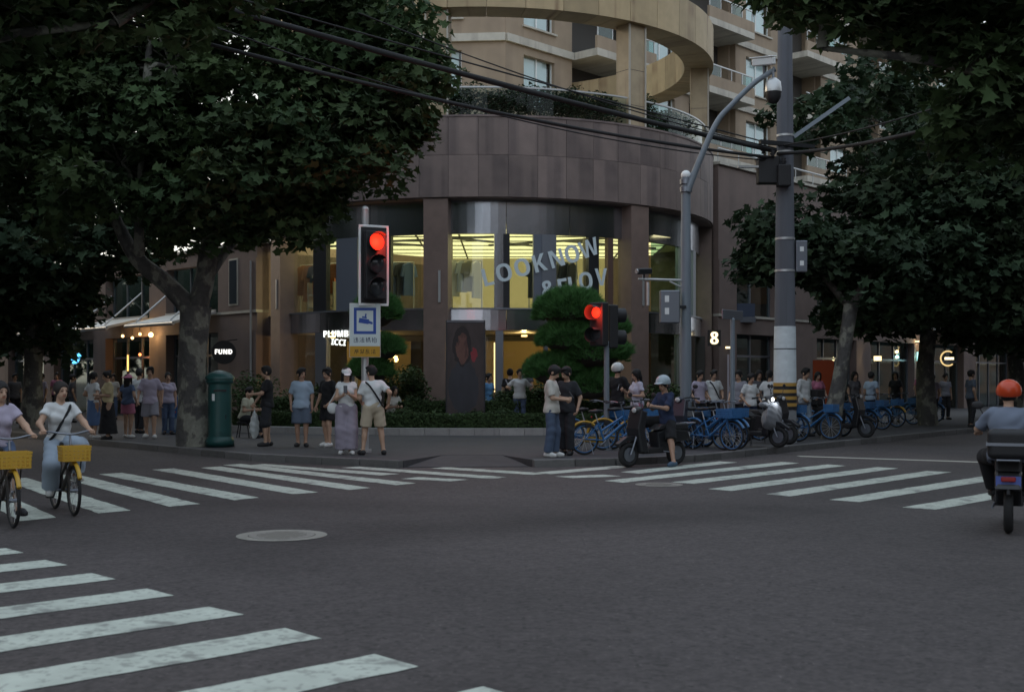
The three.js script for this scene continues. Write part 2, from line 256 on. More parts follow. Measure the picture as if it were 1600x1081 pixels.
// ---------------------------------------------------------------- round corner building
const DC = V(-1, 0, -44.2);   // axis of the drum
function drumAngle(px, r) { let t = 0; for (let i = 0; i < 30; i++) { const d = -DC.z - r * Math.cos(t); t = Math.asin(clamp(((px - 800) * d / F - DC.x) / r, -1, 1)); } return t; }
const DEG = Math.PI / 180, COLS = [-102, -55.5, -9, 37.7, 84.5];
const drum = thing('corner_building', 'round brown corner building with a glass shop, stone band and open ring on top', 'building', DC);
{
  const D = drum, r = rng(5), tone = (m, k) => { const c = m.clone(); c.color = lin(k, k, k * 0.98); return c; };
  const bandV = [tone(M.band, 0.9), tone(M.band, 1.0), tone(M.band, 1.1)], ringV = [tone(M.ring, 0.88), tone(M.ring, 1), tone(M.ring, 1.1)];
  // stone band: a dark core and two rows of panels with open joints
  mesh('band_core', arcBox(7.75, 8.16, 7.02, 9.34, -1.85, 1.85, 48), M.darkInside, D);
  const pn = 34, pa = 3.7 / pn, pg = [arcBox(8.165, 8.205, 7.0, 8.24, 0.0006, pa - 0.0006, 3), arcBox(8.165, 8.205, 8.248, 9.37, 0.0006, pa - 0.0006, 3)];
  const pgv = pg.map((g, q) => [0, 1, 2, 3, 4].map((k) => shiftUV(g, k * 0.91 + q * 2.3, k * 1.7)));
  for (let k = 0; k < pn; k++) for (let q = 0; q < 2; q++) { const m = mesh('stone_panel', pgv[q][Math.floor(r() * 5)], bandV[Math.floor(r() * 3)], D); m.rotation.y = -1.85 + k * pa; const e = (r() - 0.5) * 0.0012; m.scale.set(1 + e, 1, 1 + e); }
  mesh('soffit', arcBox(7.3, 8.15, 6.96, 7.01, -1.85, 1.85, 40), M.band, D);
  mesh('coping', arcBox(7.7, 8.23, 9.372, 9.43, -1.85, 1.85, 48), M.band, D);
  mesh('terrace_floor', arcBox(0.2, 7.74, 9.05, 9.25, -1.9, 1.9, 30), M.floorInside, D);
  // steel fascia and spandrel, in sheets between the columns
  const seamed = (name, y0, y1, r0, r1, list) => list.forEach(([a, b]) => mesh(name, arcBox(r0, r1, y0, y1, a + 0.0012, b - 0.0012, 8), M.steel, D));
  const bays = []; for (let i = 0; i + 1 < COLS.length; i++) bays.push([COLS[i] * DEG + 0.05, COLS[i + 1] * DEG - 0.05]);
  const sheets = bays.flatMap(([a, b]) => { const m = a + (b - a) * 0.30, n = a + (b - a) * 0.66; return [[a - 0.03, m], [m, n], [n, b + 0.03]]; });
  seamed('steel_fascia', 5.96, 6.955, 7.55, 7.72, sheets);
  seamed('steel_spandrel', 3.06, 3.68, 7.5, 7.78, sheets);
  mesh('sill', arcBox(7.45, 7.84, 3.681, 3.73, -1.8, 1.8, 40), M.greySteel, D);
  mesh('plinth', arcBox(7.4, 7.9, 0.1, 0.34, -1.8, 1.8, 40), M.column, D);
  // columns, below and above
  for (const c of COLS) {
    const t = c * DEG, up = box(0.74, 6.95, 0.62, 0, 3.48, 7.84), tp = box(0.66, 3.19, 0.6, 0, 11.025, 7.72);
    const a = mesh('column', up, M.column, D); a.rotation.y = t; const b = mesh('ring_column', tp, M.ringColumn, D); b.rotation.y = t;
    for (const sx of [-1, 1]) { const e = mesh('column_edge', box(0.05, 3.18, 0.05, sx * 0.335, 11.02, 8.03), M.cornice, D); e.rotation.y = t; }
    for (const y of [10.1, 11.2]) { const e = mesh('column_joint', box(0.668, 0.014, 0.608, 0, y, 7.72), M.darkInside, D); e.rotation.y = t; }
    const pf = mesh('downlight_slot', box(0.07, 0.95, 0.03, 0.12, 4.35, 8.165), M.galvanised, D); pf.rotation.y = t;
  }
  // ring on the columns, cast in segments
  const rn = 44, ra = Math.PI * 2 / rn, rg = arcBox(7.2, 8.22, 12.62, 13.9, 0.0009, ra - 0.0009, 3);
  const rgv = [0, 1, 2, 3, 4, 5].map((k) => shiftUV(rg, k * 0.83, k * 1.9));
  for (let k = 0; k < rn; k++) { const m = mesh('ring_segment', rgv[Math.floor(r() * 6)], ringV[Math.floor(r() * 3)], D); m.rotation.y = k * ra + 0.03; }
  for (const c of [131, 178, 225]) { const b = mesh('ring_column', box(0.66, 3.41, 0.6, 0, 10.91, 7.72), M.ringColumn, D); b.rotation.y = c * DEG; }
  // windows: runs of panes, mullions and blind panels read off each bay
  const A = (px) => drumAngle(px, 7.68);
  const pane = (p0, p1, y0, y1, m = M.glass) => mesh('window_pane', arcBox(7.66, 7.672, y0, y1, A(p0), A(p1), 4), m, D);
  const post = (p0, p1, y0, y1, m, q = 0) => mesh(q ? 'blind_panel' : 'mullion', arcBox(7.58 + q, 7.76 - q, y0, y1, A(p0), A(p1), 3), m, D);
  const bluePanel = std(lin(0.16, 0.18, 0.22), 0.45, { metalness: 0.3 }), brownPost = std(lin(0.16, 0.10, 0.08), 0.5, { metalness: 0.3 });
  const [u0, u1] = [3.73, 5.96];
  pane(440, 492, u0, u1); post(492, 512, u0, u1, M.darkMetal); pane(512, 527, u0, u1); post(527, 560, u0, u1, bluePanel, 0.02); pane(560, 608, u0, u1); post(608, 612, u0, u1, M.darkMetal); pane(612, 658, u0, u1);
  pane(703, 772, u0, u1); post(772, 786, u0, u1, M.steel); post(786, 796, u0, u1, M.darkMetal); pane(796, 833, u0, u1); post(833, 846, u0, u1, bluePanel, 0.02); post(846, 868, u0, u1, M.greySteel); pane(868, 918, u0, u1); post(918, 934, u0, u1, M.darkMetal); pane(934, 948, u0, u1); post(948, 956, u0, u1, brownPost); pane(956, 990, u0, u1);
  pane(1018, 1060, u0, u1, M.tealGlass); post(1060, 1067, u0, u1, M.greySteel); pane(1067, 1080, u0, u1, M.tealGlass); post(1080, 1084, u0, u1, M.greySteel); pane(1084, 1094, u0, u1, M.tealGlass); post(1094, 1097, u0, u1, M.greySteel); pane(1097, 1104, u0, u1, M.tealGlass);
  const [g0, g1] = [0.34, 3.06];
  pane(440, 495, g0, g1); post(495, 512, g0, g1, M.greySteel); pane(512, 552, g0, g1); post(552, 556, g0, g1, M.greySteel); pane(556, 658, g0, g1);
  pane(703, 772, g0, g1); post(774, 786, g0, g1, M.greySteel); pane(786, 850, g0, g1); post(850, 855, g0, g1, M.greySteel); pane(855, 925, g0, g1); post(925, 930, g0, g1, M.greySteel); pane(930, 990, g0, g1);
  pane(1018, 1058, g0, g1, M.tealGlass); post(1058, 1064, g0, g1, M.greySteel); pane(1064, 1104, g0, g1, M.tealGlass);
  // inside: floors, back walls, square pillars, luminous ceiling
  mesh('ground_floor', arcBox(0.1, 7.5, 0.12, 0.2, -1.8, 1.8, 24), M.darkInside, D);
  mesh('upper_floor', arcBox(0.1, 7.48, 3.1, 3.4, -1.8, 1.8, 24), M.floorInside, D);
  mesh('ceiling', arcBox(0.1, 7.5, 6.3, 6.5, -1.8, 1.8, 24), M.wallInside, D);
  mesh('back_wall', box(14.6, 3.4, 0.2, 0, 4.85, -2.6), M.wallInside, D);
  mesh('back_wall', box(15.6, 3.0, 0.2, 0, 1.6, 1.3), M.darkInside, D);
  mesh('shell_wall', box(14.6, 8.9, 0.2, 0, 4.45, -2.85), M.darkInside, D);
  for (const [x, z] of [[-4.4, 3.6], [-1.2, 4.4], [3.6, 4.0]]) mesh('pillar', box(0.5, 2.9, 0.5, x, 4.85, z), M.darkInside, D);
  const lum = glow(1.0, 0.9, 0.40, 0.95);
  for (let i = -5; i <= 5; i++) for (let j = -2; j < 6; j++) {
    const x = i * 1.4, z = 0.1 + j * 1.3; if (Math.hypot(Math.abs(x) + 0.66, z + 0.6) > 7.45) continue;
    mesh('ceiling_panel', box(1.34, 0.03, 1.2, x, 6.25, z), lum, D); mesh('panel_frame', [box(1.4, 0.03, 0.05, x, 6.222, z + 0.65), box(0.05, 0.03, 1.24, x + 0.7, 6.222, z)], M.darkMetal, D);
  }
  for (const [x, w] of [[-4.2, 4], [0, 4.2], [4.2, 4]]) { const l = new THREE.RectAreaLight(lin(1, 0.86, 0.42), 1.3, w, 5.0); l.name = 'ceiling_light'; l.position.set(x, 6.2, 2.9); l.lookAt(DC.x + x, -10, DC.z + 2.9); l.rotation.set(-Math.PI / 2, 0, 0); D.add(l); }
  for (const [x, z, t, L] of [[-3.6, 3.2, 0.5, 5], [-1.6, 4.2, -0.35, 4.6], [0.4, 3.4, 0.7, 5], [2.4, 3.6, -0.5, 5], [4.4, 2.6, 0.6, 4], [-5, 2.2, -0.4, 4]]) { const b = mesh('ceiling_beam', box(L, 0.07, 0.07), M.darkMetal, D); b.position.set(x, 6.19, z); b.rotation.y = t; }
  // white lettering on the upper glass
  const vinyl = std(lin(0.70, 0.80, 0.84), 0.6);
  const lettering = new THREE.Group(); lettering.name = 'window_lettering'; D.add(lettering);
  for (const [ch, px, py, rot] of [['L', 762, 433, 14], ['O', 787, 426, 15], ['O', 815, 418, 16], ['K', 842, 411, 16], ['N', 868, 404, 17], ['O', 892, 397, 18], ['W', 918, 388, 20], ['&', 857, 452, 12], ['F', 878, 449, 10], ['L', 894, 446, 9], ['O', 913, 439, 8], ['V', 937, 433, 4]]) {
    const t = drumAngle(px, 7.7), d = -DC.z - 7.7 * Math.cos(t), y = EYE - (py - HORIZON) * d / F;
    const g = text(ch, 0.53, 0.006); g.rotateZ(rot * DEG); g.translate(0, y, 7.79); const m = mesh('letter', g, vinyl, lettering); m.rotation.y = t;
  }
  // ground floor: warm lamps, sign, light strip
  const warm = glow(1.0, 0.62, 0.2, 3.0);
  const strip = mesh('light_strip', box(0.035, 1.5, 0.03, 0, 1.95, 7.5), glow(1, 0.75, 0.35, 1.2), D); strip.rotation.y = drumAngle(772.5, 7.5);
  const warmWall = std(lin(0.26, 0.2, 0.10), 0.9);
  mesh('lit_wall', box(3.6, 2.6, 0.1, 1.9, 1.6, 2.4), warmWall, D);
  mesh('lit_wall', box(2.2, 2.6, 0.1, -3.6, 1.6, 2.2), warmWall, D);
  for (const [x, z, k] of [[1.4, 4.6, 9], [3.2, 4.2, 6], [-3.4, 4.0, 5], [-5.0, 3.6, 4]]) {
    mesh('ceiling_lamp', cyl(0.1, 0.1, 0.05, x, 2.98, z, 14), warm, D);
    const l = new THREE.PointLight(lin(1, 0.66, 0.26), k * 0.34); l.position.set(x, 2.86, z); l.shadow.radius = 3; l.castShadow = true; D.add(l);
  }
  const sp = thing('wall_lamp', 'tilted glowing warm oval lamp among the plants behind the shop window', 'lamp', at(605, 563, 36.9));
  { const e = new THREE.SphereGeometry(0.16, 14, 10); e.scale(0.62, 1.15, 0.4); e.rotateZ(0.42); mesh('shade', e, glow(1, 0.55, 0.16, 2.2), sp); mesh('stem', bar(V(0.05, -0.15, 0), V(0.12, -1.1, 0.05), 0.015), M.darkMetal, sp); const l = new THREE.PointLight(lin(1, 0.6, 0.22), 2.2); l.position.set(-0.1, 0.05, 0.22); l.shadow.radius = 6; l.castShadow = true; sp.add(l); }
  const lit = glow(0.95, 1, 0.95, 1.3);
  const ss = thing('shop_sign', 'glowing white two-line shop lettering behind the ground floor glass', 'sign', at(528, 527, 37.4), -0.45);
  { mesh('letter_row', text('PLUMBE', 0.2, 0.02), lit, ss).position.y = 0.11; const l2 = mesh('letter_row', text('ICCI', 0.19, 0.02), lit, ss); l2.position.set(0.02, -0.15, 0); l2.rotation.z = -0.08; mesh('hanger', [bar(V(-0.35, 0.2, 0), V(-0.35, 0.62, 0), 0.008), bar(V(0.35, 0.2, 0), V(0.35, 0.62, 0), 0.008)], M.darkMetal, ss); }
  // glass balustrade of the terrace
  for (const [a, b] of bays) { const n = 5; for (let k = 0; k < n; k++) mesh('balustrade_pane', arcBox(7.98, 7.992, 9.435, 10.27, lerp(a, b, k / n) + 0.002, lerp(a, b, (k + 1) / n) - 0.002, 4), M.railGlass, D); mesh('handrail', arcBox(7.95, 8.02, 10.275, 10.32, a, b, 16), M.galvanised, D); }
}

// hanging clothes on rails upstairs in the shop
{
  const cols = [[0.10, 0.16, 0.30], [0.20, 0.26, 0.36], [0.62, 0.62, 0.58], [0.26, 0.12, 0.06], [0.06, 0.07, 0.09], [0.45, 0.50, 0.55], [0.30, 0.30, 0.28]].map((c) => std(lin(...c), 0.95));
  const r = rng(61), shape = new THREE.Shape(); [[-0.04, 0], [-0.22, -0.08], [-0.30, -0.42], [-0.22, -0.44], [-0.19, -0.25], [-0.2, -1.05], [0.2, -1.05], [0.19, -0.25], [0.22, -0.44], [0.30, -0.42], [0.22, -0.08], [0.04, 0]].forEach(([x, y], i) => i ? shape.lineTo(x, y) : shape.moveTo(x, y));
  const gg = new THREE.ExtrudeGeometry(shape, { depth: 0.05, bevelEnabled: true, bevelSize: 0.015, bevelThickness: 0.015, bevelSegments: 1 }); gg.translate(0, 0, -0.025);
  const racks = [[-3.1, 5.3, 1.9, 0, 'blue and white', [0, 1, 0, 2, 0, 1, 4]], [-0.7, 5.9, 1.5, 0.1, 'pale', [2, 5, 2, 5, 6]], [-5.3, 4.6, 1.5, -0.5, 'brown', [3, 3, 4, 6, 2]], [2.3, 5.6, 1.6, 0.3, 'dark', [4, 4, 3, 4, 6]]];
  for (const [x, z, w, t, word, pal] of racks) {
    const p = V(DC.x + x, 3.4, DC.z + z), g = thing('clothes_rail', `metal clothes rail with ${word} garments upstairs in the lit shop`, 'clothes rail', p, t);
    for (const s of [-1, 1]) mesh('upright', bar(V(s * w / 2, 0, 0), V(s * w / 2, 1.95, 0), 0.02), M.galvanised, g);
    mesh('rail', bar(V(-w / 2, 1.93, 0), V(w / 2, 1.93, 0), 0.018), M.galvanised, g); mesh('foot', [box(0.05, 0.04, 0.5, -w / 2, 0.02, 0), box(0.05, 0.04, 0.5, w / 2, 0.02, 0)], M.galvanised, g);
    const n = Math.round(w / 0.24);
    for (let k = 0; k < n; k++) {
      const q = V(lerp(-w / 2 + 0.15, w / 2 - 0.15, k / (n - 1)), 1.9, 0).applyAxisAngle(V(0, 1, 0), t).add(p);
      const m = mesh('hanging_garment', gg, cols[pal[k % pal.length]]); m.position.copy(q); m.rotation.y = t + 0.5 + (r() - 0.5) * 0.5; m.scale.y = 0.85 + r() * 0.3;
      tag(m, `${['leftmost', 'second', 'third', 'fourth', 'fifth', 'sixth', 'seventh', 'eighth'][k]} garment ${k ? 'from the left ' : ''}on the rail of ${word} clothes upstairs`, 'garment', `clothes on the ${word} rail`);
    }
  }
  const ob = thing('display_shelf', 'low shop shelf with orange boxes seen through the upper left window', 'shelf', V(DC.x - 5.05, 3.4, DC.z + 5.1), -0.6);
  mesh('shelf_board', [box(1.1, 0.04, 0.35, 0, 0.5, 0), box(1.1, 0.04, 0.35, 0, 0.9, 0)], M.wallInside, ob); mesh('side', [box(0.04, 1.3, 0.35, -0.55, 0.65, 0), box(0.04, 1.3, 0.35, 0.55, 0.65, 0)], M.wallInside, ob);
  const orange = std(lin(0.45, 0.13, 0.03), 0.8); for (const [x, y, h, lab] of [[-0.3, 0.92, 0.42, 'left orange box on the upper board of the shop shelf'], [0.05, 0.92, 0.3, 'shortest orange box in the middle of the shop shelf'], [0.3, 0.92, 0.5, 'tallest orange box at the right of the shop shelf'], [-0.2, 0.52, 0.25, 'orange box on the lower board of the shop shelf']]) tag(mesh('orange_box', box(0.26, h, 0.22, 0, 0, 0), orange), lab, 'box', 'orange boxes on the shop shelf').position.copy(V(x, y + h / 2, 0).applyAxisAngle(V(0, 1, 0), -0.6).add(ob.position));
}

// ---------------------------------------------------------------- shop wings along the two streets
const PHI_L = Math.atan2(-0.74, 0.67), PHI_R = Math.atan2(0.75, 0.66);
const WL = V(-8.6, 0, -41.0), WR = V(7.4, 0, -43.6);
const curtainMat = M.curtain;
function wing(name, label, p, turn, sgn, bays, H, opts) {
  const g = thing(name, label, 'building', p, turn), L = bays[bays.length - 1][1], c = (a, b) => sgn * (a + b) / 2;
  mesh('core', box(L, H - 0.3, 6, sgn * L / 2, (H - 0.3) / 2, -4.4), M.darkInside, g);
  mesh('side_wall', box(0.3, H, 7, sgn * 0.15, H / 2, -3.7), M.wingWall, g);
  mesh('parapet', box(L, H - opts.top, 0.42, sgn * L / 2, (H + opts.top) / 2, -0.2), M.wingWall, g);
  mesh('coping', box(L + 0.1, 0.1, 0.62, sgn * L / 2, H + 0.05, -0.2), M.cornice, g);
  mesh('spandrel', box(L, 0.6, 0.4, sgn * L / 2, 3.55, -0.2), M.wingWall, g);
  mesh('string_course', box(L, 0.09, 0.5, sgn * L / 2, 3.9, -0.2), M.cornice, g);
  let prev = 0;
  for (const [a, b] of bays) {
    // pier from prev to a, then an opening a..b on both floors
    if (a > prev) { mesh('pier', box(a - prev, 3.25, 0.5, c(prev, a), 1.625, -0.2), M.wingWall, g); mesh('pier', box(a - prev, opts.top - 3.95, 0.5, c(prev, a), (opts.top + 3.95) / 2, -0.2), M.wingWall, g); }
    const w = b - a, n = Math.max(2, Math.round(w / 1.4));
    for (let k = 0; k < n; k++) {
      const x = sgn * (a + w * (k + 0.5) / n);
      mesh('window_pane', box(w / n - 0.07, 2.9, 0.012, x, 1.65, -0.32), M.tealGlass, g);
      mesh('window_pane', box(w / n - 0.07, opts.top - 4.0, 0.012, x, (opts.top + 3.96) / 2, -0.32), M.tealGlass, g);
    }
    for (let k = 0; k <= n; k++) { const x = sgn * (a + w * k / n) - sgn * (k === n ? 0.035 : k === 0 ? -0.035 : 0); mesh('mullion', box(0.07, 3.1, 0.1, x, 1.68, -0.32), M.greySteel, g); mesh('mullion', box(0.07, opts.top - 3.96, 0.1, x, (opts.top + 3.96) / 2, -0.32), M.greySteel, g); }
    mesh('transom', box(w, 0.08, 0.09, c(a, b), 2.45, -0.315), M.greySteel, g);
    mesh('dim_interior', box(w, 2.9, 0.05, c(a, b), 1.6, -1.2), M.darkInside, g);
    prev = b;
  }
  return g;
}
const wl = wing('shop_wing', 'low two-storey shop wing with glass canopies along the left street', WL, PHI_L, -1, [[2.6, 6.6], [8.0, 12], [13.2, 17.4], [18.6, 23], [24.2, 29], [30, 35]], 6.2, { top: 5.7 });
const wr = wing('shop_wing', 'taller brown shop wing with a white coping along the right street', WR, PHI_R, 1, [[1.2, 4.2], [7.4, 11], [12.4, 17], [18.6, 23], [24.6, 30], [32, 38], [40, 47]], 9.3, { top: 5.9 });
mesh('narrow_window', box(0.5, 1.5, 0.04, -1.5, 4.95, 0.07), M.windowGlass, wl); mesh('window_surround', box(0.62, 1.62, 0.03, -1.5, 4.95, 0.06), M.cornice, wl);
mesh('light_pipe', bar(V(-0.25, 0.2, 0.1), V(-0.25, 5.6, 0.1), 0.045), M.galvanised, wl);
for (const [x0, x1] of [[0.3, 9], [10.5, 19], [21, 33]]) { mesh('roof_rail', bar(V(x0, 9.95, -0.2), V(x1, 9.95, -0.2), 0.035), M.galvanised, wr); for (let x = x0; x <= x1 + 0.01; x += (x1 - x0) / 6) mesh('rail_post', bar(V(x, 9.4, -0.2), V(x, 9.95, -0.2), 0.022), M.galvanised, wr); }
// floor of dim shop interiors is lit by the street only; canopies hang in front
const frost = new THREE.MeshPhysicalMaterial({ color: lin(0.72, 0.74, 0.68), roughness: 0.5, transmission: 0.5, thickness: 0 });
function canopy(w, label, parentPos, turn, x) {
  const o = V(x, 0, 0).applyAxisAngle(V(0, 1, 0), turn).add(parentPos), g = thing('glass_canopy', label, 'canopy', o, turn);
  const a = V(0, 3.95, 0.08), b = V(0, 3.55, 1.7), n = 3;
  for (let k = 0; k < n; k++) { const pos = []; const x0 = lerp(-w / 2, w / 2, k / n) + 0.03, x1 = lerp(-w / 2, w / 2, (k + 1) / n) - 0.03; const m = mesh('glass_panel', box(x1 - x0, 0.03, 1.62, 0, 0, 0), frost, g); m.position.set((x0 + x1) / 2, 3.78, 0.9); m.rotation.x = 0.24; }
  const fr = []; for (let k = 0; k <= n; k++) { const x = lerp(-w / 2, w / 2, k / n); fr.push(flatBar(V(x, a.y, a.z), V(x, b.y, b.z), 0.06, 0.09)); }
  mesh('frame', fr, M.galvanised, g); mesh('gutter', [bar(V(-w / 2, b.y - 0.03, b.z), V(w / 2, b.y - 0.03, b.z), 0.07, 0.07, 8)], M.galvanised, g);
  mesh('hipped_edge', flatBar(V(-w / 2, 4.02, 0.1), V(w / 2, 4.02, 0.1), 0.06, 0.06), M.galvanised, g);
  for (const s of [-1, 1]) mesh('tie_rod', bar(V(s * w * 0.36, 4.95, 0.06), V(s * w * 0.36, 3.66, 1.55), 0.032, 0.032, 6), M.galvanised, g);
  return g;
}
canopy(3.8, 'glass canopy with bright tie rods beside the plane tree trunk', WL, PHI_L, -4.6);
canopy(3.8, 'glass canopy with tie rods left of the plane tree trunk', WL, PHI_L, -10);
canopy(3.6, 'farthest glass canopy on the left street, mostly behind leaves', WL, PHI_L, -15.3);
canopy(4.0, 'glass canopy above strip lights far along the right street', WR, PHI_R, 20.6);
canopy(4.4, 'glass canopy at the right edge of the far street', WR, PHI_R, 27.2);

// lit signs and lamps on the wings
const local = (base, turn, x, y, z) => V(x, y, z).applyAxisAngle(V(0, 1, 0), turn).add(base);
{
  const rs = thing('round_sign', 'round black hanging sign with a glowing white word by the left column', 'sign', local(WL, PHI_L, -0.9, 2.5, 0.75), 0);
  const disc = new THREE.CylinderGeometry(0.4, 0.4, 0.12, 32); disc.rotateX(Math.PI / 2); mesh('disc', disc, M.black, rs);
  mesh('word', text('FUND', 0.16, 0.012), glow(1, 0.98, 0.92, 1.6), rs).position.set(0, 0.02, 0.062); mesh('bracket', bar(V(0, 0.38, 0), V(0.3, 0.45, -0.6), 0.02), M.darkMetal, rs);
  // blue bird-shaped light
  const b = new THREE.Shape(); b.moveTo(-0.24, -0.1); b.quadraticCurveTo(-0.12, -0.06, -0.08, -0.1); b.quadraticCurveTo(-0.2, -0.2, -0.12, -0.22); b.quadraticCurveTo(0.1, -0.26, 0.16, -0.02); b.quadraticCurveTo(0.2, 0.06, 0.26, 0.12); b.quadraticCurveTo(0.18, 0.12, 0.17, 0.2); b.quadraticCurveTo(0.08, 0.26, 0.02, 0.14); b.quadraticCurveTo(0.02, 0.04, -0.06, 0.02); b.quadraticCurveTo(-0.18, 0.02, -0.24, -0.1);
  const bd = thing('bird_sign', 'glowing blue bird-shaped sign in the dark left street', 'sign', local(WL, PHI_L, -13.9, 2.46, 0.5), 0.1);
  mesh('bird', new THREE.ExtrudeGeometry(b, { depth: 0.04, bevelEnabled: false }), glow(0.12, 0.55, 1.0, 1.5), bd); mesh('bracket', bar(V(0, 0, -0.01), V(0.1, 0, -0.75), 0.02), M.darkMetal, bd);
  const lamp = (px, py, d, label, k, col, r = 0.06) => { const g = thing('shop_lamp', label, 'lamp', at(px, py, d)); mesh('bulb', new THREE.SphereGeometry(r, 12, 8), glow(...col, k), g); mesh('cord', bar(V(0, r, 0), V(0, 0.45, 0), 0.012), M.darkMetal, g); const l = new THREE.PointLight(lin(...col), 0.5); l.castShadow = true; l.shadow.radius = 3; l.position.set(0, -r * 0.2, 0); g.add(l); return g; };
  const wm = [1, 0.62, 0.25];
  lamp(235, 523, 46.2, 'brightest warm lamp under the left glass canopy', 6, wm, 0.09); lamp(218, 522, 46.8, 'small warm lamp beside the brightest canopy lamp', 3, wm); lamp(206, 528, 47, 'lowest small warm lamp under the left canopy', 3, wm); lamp(191, 525, 47.4, 'leftmost small warm lamp under the left canopy', 3, wm);
  lamp(218, 554, 47.6, 'small orange-red lamp inside the left shop doorway', 2.5, [1, 0.25, 0.08]);
  const sl = (name, label, px, py, d, w, h, col, k) => { const g = thing(name, label, 'light', at(px, py, d)); mesh('tube', box(w, h, 0.03, 0, 0, 0), glow(...col, k), g); mesh('backplate', box(w + 0.03, h + 0.03, 0.02, 0, 0, -0.03), M.darkMetal, g); const l = new THREE.PointLight(lin(...col), 0.35); l.position.set(0, 0, 0.08); l.castShadow = true; l.shadow.radius = 4; g.add(l); return g; };
  sl('strip_light', 'warm vertical strip light beside the left shop door', 199, 567, 47, 0.05, 0.62, [1, 0.55, 0.15], 1.6);
  sl('strip_light', 'short horizontal strip light left of the number eight', 1095, 537, 43.6, 0.36, 0.045, [1, 0.85, 0.5], 1.7);
  sl('strip_light', 'horizontal strip light above the pale door under the number eight', 1127, 543, 43.9, 0.66, 0.07, [1, 0.82, 0.45], 1.7);
  sl('strip_light', 'thin vertical strip light left of the pale door', 1091, 556, 43.6, 0.03, 0.75, [1, 0.8, 0.4], 0.5);
  sl('strip_light', 'horizontal strip light under the far right canopy', 1438, 533.5, 56.5, 0.7, 0.06, [1, 0.75, 0.4], 1.6);
  sl('strip_light', 'vertical strip light under the far right canopy', 1449, 549, 56.6, 0.07, 0.95, [1, 0.72, 0.38], 1.5);
  sl('neon_sign', 'small cyan lit sign beside the far strip lights', 1436, 557, 56.4, 0.16, 0.42, [0.45, 0.95, 0.9], 1.3);
  sl('neon_sign', 'small yellow lit sign in the dark right street', 1372, 560, 52, 0.32, 0.2, [1, 0.8, 0.4], 1.5);
  const rs2 = thing('round_sign', 'small round sign with a yellow glowing rim far on the right', 'sign', at(1482, 560, 57)); const tor = new THREE.TorusGeometry(0.34, 0.035, 8, 24, 4.4); tor.rotateZ(1.0); mesh('rim', tor, glow(1, 0.7, 0.3, 0.7), rs2); mesh('bar', box(0.42, 0.12, 0.04, 0.06, 0, 0), glow(1, 0.85, 0.5, 1.6), rs2); mesh('bracket', bar(V(0, 0, -0.02), V(0, 0, -1.0), 0.02), M.darkMetal, rs2);
  const no = thing('house_number', 'glowing number eight above the pale door', 'sign', at(1116.5, 528, 41.8)); mesh('numeral', text('8', 0.42, 0.02), glow(1, 0.8, 0.48, 1.6), no); mesh('backing', box(0.45, 0.55, 0.03, 0, 0, -0.03), M.black, no);
  const dr = thing('shop_door', 'pale door panel with small notices under the number eight', 'door', at(1129, 592, 44.0).setY(WALK)); mesh('leaf', box(0.5, 2.35, 0.06, 0, 1.18, 0), std(lin(0.55, 0.5, 0.55), 0.7), dr); for (const [x, y] of [[0.03, 1.85], [0.05, 1.45]]) mesh('notice', box(0.16, 0.18, 0.01, x, y, 0.037), M.black, dr);
  const bn = thing('shop_banner', 'plain orange banner on the wall left of the utility pole', 'banner', at(1190, 453, 47)); mesh('cloth', box(1.05, 1.1, 0.04), std(lin(0.42, 0.075, 0.012), 0.8), bn); mesh('pole', bar(V(-0.55, 0.58, 0), V(0.55, 0.58, 0), 0.025), M.darkMetal, bn); mesh('stay', [bar(V(-0.5, 0.58, 0), V(-0.2, 0.6, -0.9), 0.02), bar(V(0.5, 0.58, 0), V(0.9, 0.6, -0.9), 0.02)], M.darkMetal, bn);
  const bp = thing('standing_banner', 'orange-red banner board standing behind people right of the utility pole', 'banner', at(1287, 592, 44).setY(WALK)); mesh('board', box(0.75, 2.0, 0.06, 0, 1.15, 0), std(lin(0.36, 0.06, 0.015), 0.8), bp); mesh('foot', [box(0.06, 0.2, 0.4, -0.3, 0.08, 0), box(0.06, 0.2, 0.4, 0.3, 0.08, 0)], M.darkMetal, bp);
  const ledge = thing('balcony_ledge', 'dark ledge with a blue rail above the pale door', 'ledge', at(1146, 490, 45.2)); mesh('slab', box(1.5, 0.18, 0.9, 0, -0.25, 0), M.greySteel, ledge); mesh('rail_panel', box(1.45, 0.5, 0.05, 0, 0.1, 0.4), std(lin(0.06, 0.08, 0.13), 0.5), ledge);
}

